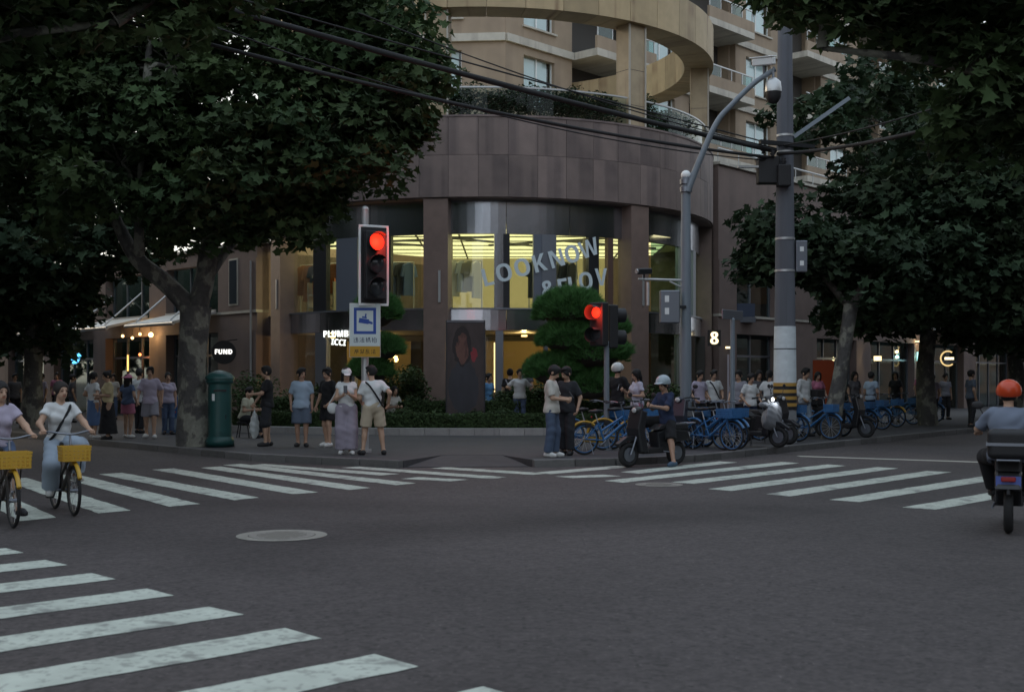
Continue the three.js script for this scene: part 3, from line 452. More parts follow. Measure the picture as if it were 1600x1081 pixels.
// ---------------------------------------------------------------- apartment tower
{
  const g = thing('apartment_tower', 'beige apartment tower with pale balconies rising behind the round building', 'building', V(0, 0, 0));
  const y0 = 9.2, FL = 3.15, floors = 5, cor = 15.05;   // the pale cornice is at a floor line
  const lev = []; for (let k = -1; k < 4; k++) lev.push(cor + (k - 1) * FL);
  const plan = [[-11.5, -56.2], [-3.9, -47.3], [-0.25, -47.0], [34, -84]];
  const core = prism([[-11.2, -57.4], [-4.0, -48.2], [-0.4, -47.9], [33, -85], [33, -100], [-11.2, -100]], 0, 27); mesh('core', core, M.darkInside, g);
  const faces = []; for (let i = 0; i < 3; i++) { const a = V(plan[i][0], 0, plan[i][1]), b = V(plan[i + 1][0], 0, plan[i + 1][1]); faces.push([a, b, b.distanceTo(a), Math.atan2(-(b.z - a.z), b.x - a.x)]); }
  // element on a face: s along it, out from it
  const put = (name, f, s0, s1, ya, yb, z0, z1, m) => { const [a, b, L, t] = f, o = mesh(name, box(s1 - s0, yb - ya, z1 - z0), m, g); o.position.copy(V((s0 + s1) / 2, (ya + yb) / 2, (z0 + z1) / 2).applyAxisAngle(V(0, 1, 0), t).add(a)); o.rotation.y = t; return o; };
  const r = rng(8);
  const wallRun = (f, s0, s1, wins) => {   // wall with window openings on every floor
    for (const y of lev) {
      let p = s0; const ya = y, yb = y + FL;
      for (const [a, b, sill, head] of wins) {
        put('wall', f, p, a, ya, yb, -0.3, 0, M.towerWall); put('wall', f, a, b, ya, ya + sill, -0.3, 0, M.towerWall); put('wall', f, a, b, ya + head, yb, -0.3, 0, M.towerWall);
        put('curtain', f, a, b - (b - a) * 0.12, ya + sill, ya + head, -0.28, -0.25, r() < 0.85 ? M.curtain : M.darkInside);
        const n = 2; for (let k = 0; k < n; k++) put('window_pane', f, lerp(a, b, k / n) + 0.04, lerp(a, b, (k + 1) / n) - 0.04, ya + sill + 0.04, ya + head - 0.04, -0.2, -0.19, M.glass);
        for (let k = 0; k <= n; k++) put('window_frame', f, lerp(a, b, k / n) - 0.035, lerp(a, b, k / n) + 0.035, ya + sill, ya + head, -0.23, -0.16, M.white);
        put('sill', f, a - 0.08, b + 0.08, ya + sill - 0.07, ya + sill, -0.05, 0.1, M.cornice);
        p = b;
      }
      put('wall', f, p, s1, ya, yb, -0.3, 0, M.towerWall);
      put('cornice', f, s0, s1, yb - 0.38, yb - 0.08, 0, 0.12, M.cornice);
    }
  };
  const balcony = (f, s0, s1, deep) => {   // recess with door, slab and railing in front
    for (const y of lev) {
      put('recess_wall', f, s0, s1, y, y + FL, -1.5, -1.3, M.towerWall); put('recess_side', f, s0 - 0.15, s0, y, y + FL, -1.3, -0.3, M.towerWall); put('recess_side', f, s1, s1 + 0.15, y, y + FL, -1.3, -0.3, M.towerWall);
      const dw = Math.min(1.7, (s1 - s0) * 0.5), d0 = s0 + 0.35;
      put('balcony_door', f, d0, d0 + dw, y + 0.15, y + 2.3, -1.29, -1.24, M.windowGlass); for (const q of [0, 0.5, 1]) put('door_frame', f, d0 + dw * q - 0.05, d0 + dw * q + 0.05, y + 0.1, y + 2.4, -1.25, -1.17, M.white); put('door_head', f, d0 - 0.05, d0 + dw + 0.05, y + 2.3, y + 2.42, -1.25, -1.16, M.white); put('curtain', f, d0 + dw * 0.5 + 0.1, d0 + dw - 0.1, y + 0.2, y + 2.25, -1.235, -1.225, M.curtain);
      put('balcony_slab', f, s0 - 0.1, s1 + 0.1, y - 0.36, y - 0.06, -1.3, deep, M.cornice);
      put('parapet', f, s0 - 0.1, s1 + 0.1, y - 0.059, y + 0.45, deep - 0.12, deep, M.towerWall); put('rail', f, s0 - 0.1, s1 + 0.1, y + 0.95, y + 1.0, deep - 0.1, deep - 0.04, M.galvanised);
      const n = Math.round((s1 - s0) / 0.9); for (let k = 0; k <= n; k++) put('rail_post', f, lerp(s0, s1, k / n) - 0.02, lerp(s0, s1, k / n) + 0.02, y + 0.45, y + 0.95, deep - 0.09, deep - 0.05, M.galvanised);
      for (let k = 0; k < n; k++) if (r() < 0.75) put('rail_glass', f, lerp(s0, s1, k / n) + 0.03, lerp(s0, s1, (k + 1) / n) - 0.03, y + 0.47, y + 0.93, deep - 0.075, deep - 0.065, M.tealGlass);
    }
  };
  wallRun(faces[0], 0, faces[0][2] - 0.02, [[1.5, 3.0, 0.6, 2.35], [5, 6.6, 0.6, 2.35], [8.6, 10.2, 0.6, 2.35]]);
  wallRun(faces[1], 0, faces[1][2], [[0.75, 1.95, 0.55, 2.45]]);
  const R = faces[2]; wallRun(R, 0.01, 4.0, [[1.05, 2.9, 0.45, 2.45]]);
  balcony(R, 4.15, 8.0, 1.3);
  wallRun(R, 8.15, 12.4, [[9.3, 11.3, 0.6, 2.4]]); balcony(R, 12.55, 16.2, 1.1);
  wallRun(R, 16.35, 20.6, [[17.3, 19.6, 0.6, 2.4]]); balcony(R, 20.75, 24.6, 1.5);
  wallRun(R, 24.75, 29, [[25.8, 28, 0.6, 2.4]]); balcony(R, 29.15, 33, 1.3); wallRun(R, 33.15, 44, [[35, 37, 0.6, 2.4], [39.5, 42, 0.6, 2.4]]);
}
// ---------------------------------------------------------------- trees and planting
const barkMap = (() => { const a = fbm(601, 6, 4), b = fbm(607, 24, 3); return texture(512, (u, v) => { const p = a(u, v); const c = p > 0.56 ? [0.20, 0.20, 0.165] : p > 0.47 ? [0.12, 0.115, 0.10] : [0.075, 0.072, 0.068]; return mul(c, 0.7 + 0.6 * b(u, v)); }, true, 0.8, 0.6); })();
const bark = std(0xffffff, 0.9, { map: barkMap, bumpMap: texture(256, (u, v) => N2(u, v), false, 1.4), bumpScale: 0.02 });
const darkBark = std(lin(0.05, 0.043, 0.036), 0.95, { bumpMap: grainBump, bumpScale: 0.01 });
const leafMat = (r, g, b) => new THREE.MeshPhysicalMaterial({ color: lin(r, g, b), roughness: 0.8, specularIntensity: 0.35, transmission: 0.25, thickness: 0, side: THREE.DoubleSide });
// a lobed plane leaf, folded a little along the rib
const leafGeo = (() => {
  const ring = [[0, -0.42], [0.2, -0.34], [0.5, -0.3], [0.3, -0.05], [0.52, 0.2], [0.2, 0.2], [0, 0.62], [-0.2, 0.2], [-0.52, 0.2], [-0.3, -0.05], [-0.5, -0.3], [-0.2, -0.34]];
  const pos = [0, 0, 0], idx = []; for (const [x, y] of ring) pos.push(x, y, Math.abs(x) * 0.28 - y * y * 0.25); for (let i = 0; i < ring.length; i++) idx.push(0, 1 + i, 1 + (i + 1) % ring.length);
  const g = new THREE.BufferGeometry(); g.setAttribute('position', new THREE.Float32BufferAttribute(pos, 3)); g.setIndex(idx); g.computeVertexNormals(); return g;
})();
const smallLeafGeo = (() => { const g = new THREE.BufferGeometry(); g.setAttribute('position', new THREE.Float32BufferAttribute([0, -0.5, 0, 0.26, 0, 0.06, 0, 0.5, 0, -0.26, 0, 0.06], 3)); g.setIndex([0, 1, 2, 0, 2, 3]); g.computeVertexNormals(); return g; })();
const needleGeo = (() => { const pos = [], idx = []; for (let k = 0; k < 7; k++) { const a = k / 7 * Math.PI * 2, t = 0.35 + 0.25 * (k % 3), x = Math.cos(a) * t, y = Math.sin(a) * t, b = pos.length / 3; pos.push(-y * 0.07, x * 0.07, 0, y * 0.07, -x * 0.07, 0, x * 0.8, y * 0.8, 1); idx.push(b, b + 1, b + 2); } const g = new THREE.BufferGeometry(); g.setAttribute('position', new THREE.Float32BufferAttribute(pos, 3)); g.setIndex(idx); g.computeVertexNormals(); return g; })();
const _m = new THREE.Matrix4(), _q = new THREE.Quaternion(), _s = V(1, 1, 1), Zax = V(0, 0, 1);
function scatter(name, geo, mat, list, parent) {   // list of [pos, normal, roll, size, tint]
  const im = new THREE.InstancedMesh(geo, mat, list.length), c = new THREE.Color();
  list.forEach(([p, n, roll, s, t], i) => { _q.setFromUnitVectors(Zax, n); _q.multiply(new THREE.Quaternion().setFromAxisAngle(Zax, roll)); _m.compose(p, _q, _s.setScalar(s)); im.setMatrixAt(i, _m); im.setColorAt(i, c.setRGB(...t)); });
  im.name = name; im.userData.kind = 'stuff'; im.castShadow = im.receiveShadow = true; parent.add(im); return im;
}
const randDir = (r) => { const z = r() * 2 - 1, a = r() * Math.PI * 2, q = Math.sqrt(1 - z * z); return V(q * Math.cos(a), z, q * Math.sin(a)); };
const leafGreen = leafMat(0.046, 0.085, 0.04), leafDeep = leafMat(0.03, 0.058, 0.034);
// blobs: the masses of the crown [x, y, z, rx, ry, rz, clusters] in the tree's own frame; limbs run from the fork to them
function planeTree(label, base, o) {
  const g = thing('plane_tree', label, 'tree', base, 0, o.group), r = rng(o.seed), wood = [];
  const trunk = o.trunk.map((p) => V(...p));
  mesh('trunk', sweep(trunk, o.radii, 18, 40, 0.09, o.seed), bark, g);
  const fork = trunk[trunk.length - 1], ends = [];
  for (const [pts, ra, rb] of o.limbs || []) { const c = pts.map((p) => V(...p)); wood.push(sweep(c, [ra, rb], 9, 20, 0.08, o.seed + 3)); ends.push(...c.slice(1)); }
  if (!ends.length) ends.push(fork);
  const leaves = [];
  for (const [x, y, z, rx, ry, rz, n] of o.blobs) {
    const c = V(x, y, z), near = ends.reduce((a, b) => a.distanceTo(c) < b.distanceTo(c) ? a : b), hub = near.clone().lerp(c, 0.72);
    if (near.distanceTo(hub) > 0.4) wood.push(sweep([near, near.clone().lerp(hub, 0.5).add(V((r() - 0.5) * 0.4, 0.25, (r() - 0.5) * 0.4)), hub], [0.09, 0.035], 6, 8, 0.05, o.seed));
    for (let k = 0; k < n; k++) {
      const d = randDir(r), q = Math.pow(r(), 0.42), cc = V(x + d.x * rx * q, y + d.y * ry * q, z + d.z * rz * q), cr = o.cluster * (0.7 + 0.6 * r());
      if (k % 3 === 0) wood.push(sweep([hub, hub.clone().lerp(cc, 0.55).add(V((r() - 0.5) * 0.3, 0.12, (r() - 0.5) * 0.3)), cc], [0.028, 0.008], 4, 5));
      const tint = 0.7 + 0.6 * r(), yel = r() * 0.35, m = Math.round(o.per * (0.6 + 0.8 * r()));
      for (let l = 0; l < m; l++) {
        const e = randDir(r), rr = cr * Math.cbrt(r()), p = V(cc.x + e.x * rr, cc.y + e.y * rr * 0.62, cc.z + e.z * rr);
        const nn = V(e.x * 0.5 + (r() - 0.5) * 1.3, 0.55 + (r() - 0.35) * 1.2, e.z * 0.5 + (r() - 0.5) * 1.3).normalize(), t = tint * (0.8 + 0.4 * r());
        leaves.push([p, nn, r() * 6.28, o.leaf * (0.65 + 0.7 * r()), [t * (1 + yel), t * (1 + yel * 0.3), t * 0.85]]);
      }
    }
  }
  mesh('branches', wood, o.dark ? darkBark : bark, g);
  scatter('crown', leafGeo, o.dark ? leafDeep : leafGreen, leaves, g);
  return leaves.length;
}
let leafTotal = 0;
const B0 = ground(304, 697, WALK);
leafTotal += planeTree('large plane tree with mottled forked trunk beside the green pillar box', B0, {
  seed: 21, leaf: 0.215, cluster: 0.64, per: 80, trunk: [[0, -0.05, 0], [-0.03, 0.6, 0], [-0.06, 1.6, 0.02], [0.0, 2.6, 0.05], [0.02, 3.05, 0.05]], radii: [0.40, 0.33, 0.30, 0.32, 0.34],
  limbs: [[[[0, 2.9, 0.05], [-0.55, 3.5, 0.1], [-1.25, 4.1, 0.1], [-1.7, 5.0, 0.2], [-2.3, 6.5, 0.2]], 0.23, 0.07], [[[0.02, 2.9, 0.05], [0.2, 3.6, 0], [0.35, 4.4, 0.1], [0.75, 5.6, 0.2], [1.5, 7.4, 0.2]], 0.24, 0.08], [[[0.2, 3.6, 0], [0.5, 4.3, -0.6], [1.2, 5.4, -1.2], [2.6, 7.0, -1.6]], 0.14, 0.05], [[[0.3, 4.2, 0.1], [1.2, 5.2, 0.8], [2.6, 6.2, 1.2], [4.2, 7.2, 1.4]], 0.13, 0.04], [[[-1.2, 4.1, 0.1], [-0.9, 5.4, 1.0], [-0.6, 7.4, 1.6]], 0.12, 0.04]],
  blobs: [[1.2, 5.9, 1.2, 2.2, 1.4, 1.8, 60], [3.0, 6.6, 0.8, 2.0, 1.5, 1.8, 62], [4.4, 7.9, 0.5, 1.5, 1.7, 1.6, 48], [3.2, 9.2, 0, 2.2, 1.8, 2, 44], [-1.4, 6.2, 1.2, 2.2, 1.5, 1.8, 50], [-3.4, 6.4, 0.6, 2.1, 1.9, 1.8, 50], [0, 8.2, 1.0, 3.0, 1.8, 2.0, 66], [-2.6, 8.8, 0.5, 2.4, 1.8, 2.0, 46], [0.5, 4.9, 0.9, 1.5, 0.7, 1.2, 16], [1.6, 10.2, 0, 3.2, 1.3, 2.2, 36], [-5.2, 7.6, 0.8, 1.8, 2.2, 1.6, 40], [-0.5, 11.4, 0, 5.2, 1.4, 4.4, 90], [2.2, 5.2, 0.4, 1.5, 0.7, 1.2, 22]],
});
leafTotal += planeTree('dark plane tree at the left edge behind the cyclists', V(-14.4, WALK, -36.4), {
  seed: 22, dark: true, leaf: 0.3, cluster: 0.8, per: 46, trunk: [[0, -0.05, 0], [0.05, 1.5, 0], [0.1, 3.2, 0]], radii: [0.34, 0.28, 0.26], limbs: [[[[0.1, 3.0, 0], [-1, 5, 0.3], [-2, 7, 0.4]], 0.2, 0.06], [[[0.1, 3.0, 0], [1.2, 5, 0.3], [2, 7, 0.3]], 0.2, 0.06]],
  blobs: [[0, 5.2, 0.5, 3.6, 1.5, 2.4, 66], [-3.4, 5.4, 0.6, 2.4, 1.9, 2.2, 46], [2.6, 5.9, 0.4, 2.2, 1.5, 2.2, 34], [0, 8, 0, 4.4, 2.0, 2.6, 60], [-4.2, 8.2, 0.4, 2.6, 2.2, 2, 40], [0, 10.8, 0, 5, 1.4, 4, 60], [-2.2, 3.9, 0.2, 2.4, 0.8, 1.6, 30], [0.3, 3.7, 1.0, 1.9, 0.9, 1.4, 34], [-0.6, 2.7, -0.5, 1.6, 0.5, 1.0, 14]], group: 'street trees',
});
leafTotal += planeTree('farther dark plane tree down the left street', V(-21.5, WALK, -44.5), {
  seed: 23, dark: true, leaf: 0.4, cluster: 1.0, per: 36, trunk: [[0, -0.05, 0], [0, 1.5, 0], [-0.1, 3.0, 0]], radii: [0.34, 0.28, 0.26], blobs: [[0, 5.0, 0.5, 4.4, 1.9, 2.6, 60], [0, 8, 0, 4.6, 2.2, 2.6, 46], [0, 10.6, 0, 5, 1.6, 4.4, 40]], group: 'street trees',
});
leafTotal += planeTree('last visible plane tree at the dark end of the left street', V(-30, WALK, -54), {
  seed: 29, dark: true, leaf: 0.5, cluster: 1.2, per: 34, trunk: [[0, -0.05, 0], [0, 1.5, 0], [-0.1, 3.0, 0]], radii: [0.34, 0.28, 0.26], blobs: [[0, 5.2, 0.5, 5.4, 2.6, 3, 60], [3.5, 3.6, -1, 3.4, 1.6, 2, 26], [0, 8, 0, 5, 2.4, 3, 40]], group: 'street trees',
});
leafTotal += planeTree('plane tree reaching in at the upper left from across the street', V(-11.2, 0.1, -17.5), {
  seed: 24, leaf: 0.22, cluster: 0.6, per: 54, trunk: [[0, -0.05, 0], [0.1, 2, 0], [0.3, 4.2, -0.1]], radii: [0.36, 0.3, 0.24], limbs: [[[[0.3, 4.0, -0.1], [1.6, 5.6, -0.4], [3.2, 6.5, -0.6], [5.2, 6.9, -0.9]], 0.17, 0.05], [[[0.3, 4.0, -0.1], [0.4, 6, 0.5], [0.6, 8, 0.6]], 0.18, 0.06]],
  blobs: [[3.2, 7.4, -0.6, 1.9, 0.9, 1.6, 46], [5.0, 7.3, -1.0, 1.6, 0.75, 1.4, 34], [1.4, 7.4, 0, 2.4, 1.2, 2.2, 40], [6.6, 7.7, -1.2, 1.3, 0.6, 1.2, 14], [0, 8.8, 0, 4, 1.4, 3, 50]], group: 'street trees',
});
const B1 = ground(1298, 685.5, WALK);
leafTotal += planeTree('leaning plane tree right of the striped utility pole', B1, {
  seed: 25, dark: true, leaf: 0.24, cluster: 0.66, per: 58, trunk: [[0, -0.05, 0], [0.12, 0.9, 0], [0.34, 2.1, 0], [0.5, 3.3, 0]], radii: [0.24, 0.19, 0.17, 0.17], limbs: [[[[0.5, 3.2, 0], [-0.2, 4.2, -0.6], [-1.0, 5.0, -1.1]], 0.1, 0.03], [[[0.5, 3.2, 0], [1.3, 4.2, -0.9], [2.4, 5.0, -1.9]], 0.13, 0.05]],
  blobs: [[-0.2, 4.6, 0.6, 1.5, 1.0, 1.4, 40], [1.8, 4.3, 0.4, 2.1, 1.2, 1.7, 62], [3.8, 4.5, 0.2, 2.0, 1.5, 1.6, 56], [-1.35, 5.5, 0.4, 0.85, 0.7, 0.8, 9], [-1.1, 4.3, 0.6, 0.9, 0.55, 0.9, 11], [2.6, 5.9, 0.0, 2.3, 1.0, 1.6, 40], [4.4, 6.6, 0, 1.8, 1.3, 1.6, 36], [3.4, 8.6, -0.5, 3.2, 1.4, 3, 50], [2.6, 3.6, 0.4, 1.6, 0.6, 1.2, 22], [4.6, 3.5, 0.2, 1.6, 0.7, 1.3, 24]].map((b) => [b[0], b[1], b[2] - 1.5, ...b.slice(3)]), group: 'street trees',
});
leafTotal += planeTree('dark plane tree further down the right street', V(13.2, WALK, -38.5), {
  seed: 26, dark: true, leaf: 0.32, cluster: 0.85, per: 44, trunk: [[0, -0.05, 0], [-0.1, 1.5, 0], [0, 3.0, 0]], radii: [0.32, 0.27, 0.25], limbs: [[[[0, 2.9, 0], [-1.5, 4.6, 0], [-2.4, 6, 0]], 0.18, 0.05]],
  blobs: [[-1.5, 4.8, 0.5, 3.2, 1.4, 2.2, 56], [2.4, 5.0, 0.4, 2.6, 1.8, 2.2, 50], [0.5, 7.6, 0, 3.4, 1.6, 2.4, 44], [0, 9.8, 0, 5, 1.4, 4.4, 50], [1.5, 3.6, 0.3, 3.0, 0.8, 2, 40], [3.0, 3.0, 0.6, 2.6, 0.7, 1.6, 30], [-1.6, 3.5, 0.5, 1.8, 0.7, 1.5, 26]], group: 'street trees',
});
leafTotal += planeTree('farthest dark plane tree at the right edge', V(19.0, WALK, -46), {
  seed: 27, dark: true, leaf: 0.42, cluster: 1.0, per: 36, trunk: [[0, -0.05, 0], [0.1, 1.5, 0], [0, 3.0, 0]], radii: [0.34, 0.28, 0.26], blobs: [[0, 5.2, 0.5, 4.4, 2.2, 2.6, 70], [0, 8.6, 0, 4.8, 2.0, 4.4, 60], [1.0, 3.1, 1.0, 3.4, 0.8, 2, 40]], group: 'street trees',
});
leafTotal += planeTree('plane tree reaching in at the upper right from across the street', V(9.6, 0.1, -16.6), {
  seed: 28, leaf: 0.21, cluster: 0.55, per: 54, trunk: [[0, -0.05, 0], [-0.1, 2, 0], [-0.3, 4.0, -0.1]], radii: [0.34, 0.28, 0.22], limbs: [[[[-0.3, 3.8, -0.1], [-1.5, 5.2, -0.5], [-3.0, 6.0, -1.0], [-5.0, 6.4, -1.4]], 0.16, 0.04], [[[-0.3, 3.8, 0], [0.2, 5.6, 0.4], [0.4, 7.4, 0.4]], 0.16, 0.06]],
  blobs: [[-2.4, 5.8, -1.0, 1.3, 1.1, 1.3, 46], [-1.0, 5.4, -0.6, 1.5, 1.3, 1.5, 52], [-3.8, 7.05, -1.3, 1.4, 0.5, 1.2, 30], [-5.2, 7.3, -1.5, 0.9, 0.4, 0.9, 14], [-2.6, 6.9, -0.8, 2.2, 0.9, 1.6, 50], [0.4, 6.6, 0, 2.4, 1.8, 2.2, 50], [0.6, 4.9, 0, 1.4, 1.2, 1.4, 26]], group: 'street trees',
});
// street trees behind the viewer, which the steel and glass of the round building mirror and which shade its front
for (const [x, z, w, s] of [[-25, -2, 'left', 31], [4, 10, 'near right', 32], [12, 9, 'right', 33], [15, 1, 'far right', 34]])
  leafTotal += planeTree(`street tree behind the viewer on the ${w} corner`, V(x, 0.1, z), { seed: s, dark: true, leaf: 0.55, cluster: 1.1, per: 34, trunk: [[0, -0.05, 0], [0, 2, 0], [0.1, 3.6, 0]], radii: [0.36, 0.3, 0.26], blobs: [[0, 6.6, 0, 4.4, 2.6, 4.4, 110], [0, 9.4, 0, 3.4, 1.8, 3.4, 50]], group: 'street trees' });

for (const [x, z, w, s] of [[-16.5, -24, 'left street near the crossing', 35], [-24, -34, 'left street', 36], [17.5, -18.5, 'right street near the crossing', 37], [24, -28, 'right street', 38]])
  leafTotal += planeTree(`street tree on the far side of the ${w}`, V(x, 0.1, z), { seed: s, dark: true, leaf: 0.5, cluster: 1.1, per: 34, trunk: [[0, -0.05, 0], [0, 2, 0], [0.1, 3.6, 0]], radii: [0.36, 0.3, 0.26], blobs: [[0, 6.8, 0, 5.2, 2.6, 5.2, 120], [0, 9.6, 0, 4.4, 1.8, 4.4, 60]], group: 'street trees' });

// ---------------------------------------------------------------- planter with clipped hedges round the shop front
{
  const planter = new THREE.Group(); planter.name = 'planter'; planter.position.copy(DC); scene.add(planter);
  tag(planter, 'curved pale planter kerb in front of the hedges', 'planter');
  const a0 = -0.62, a1 = 0.52, n = 22, pm = [0.38, 0.42, 0.35].map((k, i) => std(0xffffff, 0.8, { map: stoneTex([k, k * 0.98, k * 0.95], [k * 0.6, k * 0.6, k * 0.58], 0.5, 651 + i, 0.7), bumpMap: grainBump, bumpScale: 0.003 })), r = rng(3);
  const geo = arcBox(12.3, 12.6, 0.1, 0.31, 0.0004, (a1 - a0) / n - 0.0004, 3);
  for (let k = 0; k < n; k++) { const m = mesh('kerb_block', geo, pm[Math.floor(r() * 3)], planter); m.rotation.y = a0 + (a1 - a0) * k / n; }
  mesh('soil', arcBox(9.6, 12.28, 0.1, 0.24, a0, a1, 30), std(lin(0.03, 0.024, 0.018), 0.95), planter);
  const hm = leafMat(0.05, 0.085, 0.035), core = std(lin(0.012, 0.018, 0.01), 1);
  const hedge = (label, r0, r1, y1, A0, A1, seed, count) => {
    const g = thing('clipped_hedge', label, 'hedge', DC, 0, 'hedges in the planter'), q = rng(seed), L = [];
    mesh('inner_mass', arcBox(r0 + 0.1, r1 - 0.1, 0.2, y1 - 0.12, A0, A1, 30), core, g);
    for (let k = 0; k < count; k++) {
      const a = lerp(A0, A1, q()), face = q(), wob = 0.07 * Math.sin(a * 31) + 0.05 * Math.sin(a * 77 + 2), nrm = V((q() - 0.5), (q() - 0.5), (q() - 0.5)); let rr, y;
      if (face < 0.5) { rr = r1 - q() * 0.14 + wob * 0.4; y = 0.26 + q() * (y1 - 0.26); nrm.add(V(Math.sin(a), 0.4, Math.cos(a))); } else { rr = lerp(r0, r1, q()); y = y1 - q() * 0.12 + wob + (q() < 0.06 ? q() * 0.12 : 0); nrm.y += 1; }
      const t = 0.6 + 0.8 * q(); L.push([V(Math.sin(a) * rr, y, Math.cos(a) * rr), nrm.normalize(), q() * 6.28, 0.085 * (0.7 + 0.7 * q()), [t, t, t * 0.9]]);
    }
    scatter('foliage', smallLeafGeo, hm, L, g);
  };
  hedge('low front hedge along the curved planter kerb', 11.2, 12.2, 0.68, a0 + 0.02, a1 - 0.02, 41, 22000);
  hedge('taller back hedge behind the low front hedge', 9.9, 10.8, 0.98, -0.62, 0.46, 42, 20000);

  // cloud-pruned pines
  const pineMat = leafMat(0.075, 0.19, 0.06);
  const pine = (label, base, pads, trunk, seed) => {
    const g = thing('pruned_pine', label, 'tree', base, 0, 'cloud-pruned pines'), q = rng(seed), L = [];
    mesh('trunk', sweep(trunk.map((p) => V(...p)), [0.12, 0.09, 0.05], 9, 16, 0.12, seed), darkBark, g);
    const br = [];
    for (const [x, y, z, rx, ry, n] of pads) {
      br.push(sweep([V(...trunk[1]).lerp(V(x, y, z), 0.1).setY(Math.min(y - 0.2, trunk[2][1])), V(x * 0.6, y - ry * 0.6, z * 0.6), V(x, y - ry * 0.3, z)], [0.045, 0.02], 6, 8));
      for (let k = 0; k < n; k++) { const d = randDir(q); if (d.y < -0.35) d.y *= -0.5; const f = 0.82 + 0.2 * q(), lump = 1 + 0.10 * Math.sin(d.x * 7 + d.z * 5) * Math.sin(d.y * 6 + seed); const t = 0.65 + 0.7 * q(); L.push([V(x + d.x * rx * f * lump, y + d.y * ry * f * lump, z + d.z * rx * f * lump), V(d.x + (q() - 0.5) * 0.7, d.y * 0.6 + 0.65 + (q() - 0.5) * 0.4, d.z + (q() - 0.5) * 0.7).normalize(), q() * 6.28, 0.15 * (0.7 + 0.6 * q()), [t, t, t * 0.9]]); }
      const cg = new THREE.SphereGeometry(1, 14, 10); cg.scale(rx * 0.78, ry * 0.72, rx * 0.78); cg.translate(x, y, z); br.push(cg);
    }
    mesh('branches', br, darkBark, g); scatter('needles', needleGeo, pineMat, L, g);
  };
  const p1 = at(893, 600, 33).setY(0.2);
  pine('round cloud-pruned pine in front of the window lettering', p1, [[-0.07, 3.22, 0, 0.92, 0.62, 5200], [-0.12, 2.45, 0.2, 0.8, 0.5, 3600], [0.55, 2.1, 0, 1.0, 0.62, 4200], [-0.5, 1.6, 0.2, 0.75, 0.5, 3000], [0.5, 1.2, 0.1, 0.75, 0.5, 2600], [1.05, 2.75, -0.1, 0.5, 0.4, 1600]], [[0, 0, 0], [0.1, 1.4, 0], [-0.05, 3.0, 0]], 51);
  const p2 = at(590, 600, 33.2).setY(0.2);
  pine('cloud-pruned pine hidden behind the traffic light', p2, [[-0.02, 3.2, 0, 0.62, 0.55, 2600], [0.1, 2.2, 0, 0.6, 0.4, 1800], [-0.2, 1.6, 0, 0.6, 0.4, 1800]], [[0, 0, 0], [0.1, 1.2, 0], [0, 2.8, 0]], 52);
  // loose shrubs on the terrace between hedge and glass
  const shrub = (label, base, R, h, n, seed, mat = hm) => {
    const g = thing('shrub', label, 'shrub', base, 0, 'shrubs by the shop'), q = rng(seed), L = [], st = [];
    for (let k = 0; k < 9; k++) { const a = q() * 6.28, e = V(Math.cos(a) * R * q(), h * (0.6 + 0.4 * q()), Math.sin(a) * R * q()); st.push(sweep([V(0, 0, 0), e.clone().multiplyScalar(0.5).setY(h * 0.4), e], [0.02, 0.006], 4, 5)); for (let l = 0; l < n / 9; l++) { const d = randDir(q), rr = R * 0.55 * Math.cbrt(q()), t = 0.6 + 0.8 * q(); L.push([e.clone().add(V(d.x * rr, d.y * rr - h * 0.12, d.z * rr)), V(q() - 0.5, 0.6, q() - 0.5).normalize(), q() * 6.28, 0.12 * (0.6 + 0.8 * q()), [t, t, t * 0.85]]); } }
    mesh('stems', st, darkBark, g); scatter('foliage', smallLeafGeo, mat, L, g);
  };
  let k = 0;
  for (const [px, d, R, h, lab] of [[612, 34.4, 0.7, 1.6, 'leafy shrub under the glowing oval lamp'], [640, 34.6, 0.6, 1.9, 'tall shrub left of the wide stone column'], [790, 34.5, 0.6, 1.1, 'shrub just right of the dark poster pillar'], [826, 34.6, 0.6, 1.2, 'shrub in front of the man in the white tee on the terrace'], [850, 34.2, 0.7, 1.4, 'shrub at the foot of the round pine'], [386, 33.5, 0.8, 1.5, 'shrub below the round black sign'], [455, 35, 0.6, 1.2, 'shrub behind the man in the blue polo'], [520, 35.2, 0.6, 1.3, 'shrub under the glowing shop lettering'], [1035, 36.4, 0.6, 1.2, 'shrub behind the helmeted scooter rider']])
    shrub(lab, at(px, 600, d).setY(WALK), R, h, 1500, 660 + k++);
  const tm = leafMat(0.035, 0.062, 0.035);
  for (const [deg, lab] of [[-20, 'terrace bush behind the glass rail at left'], [-4, 'terrace bush right of the left ring column'], [5, 'terrace bush in the middle of the glass rail'], [14, 'terrace bush right of the middle of the glass rail'], [23, 'terrace bush before the balcony door'], [31, 'terrace bush beside the right ring column'], [46, 'terrace bush right of the right ring column'], [58, 'terrace bush at the far right of the glass rail']]) {
    const a = deg * DEG; shrub(lab, V(DC.x + Math.sin(a) * 7.25, 9.25, DC.z + Math.cos(a) * 7.25), 0.8, 1.15, 2200, 700 + k++, tm);
  }
}
console.log('leaves', leafTotal);
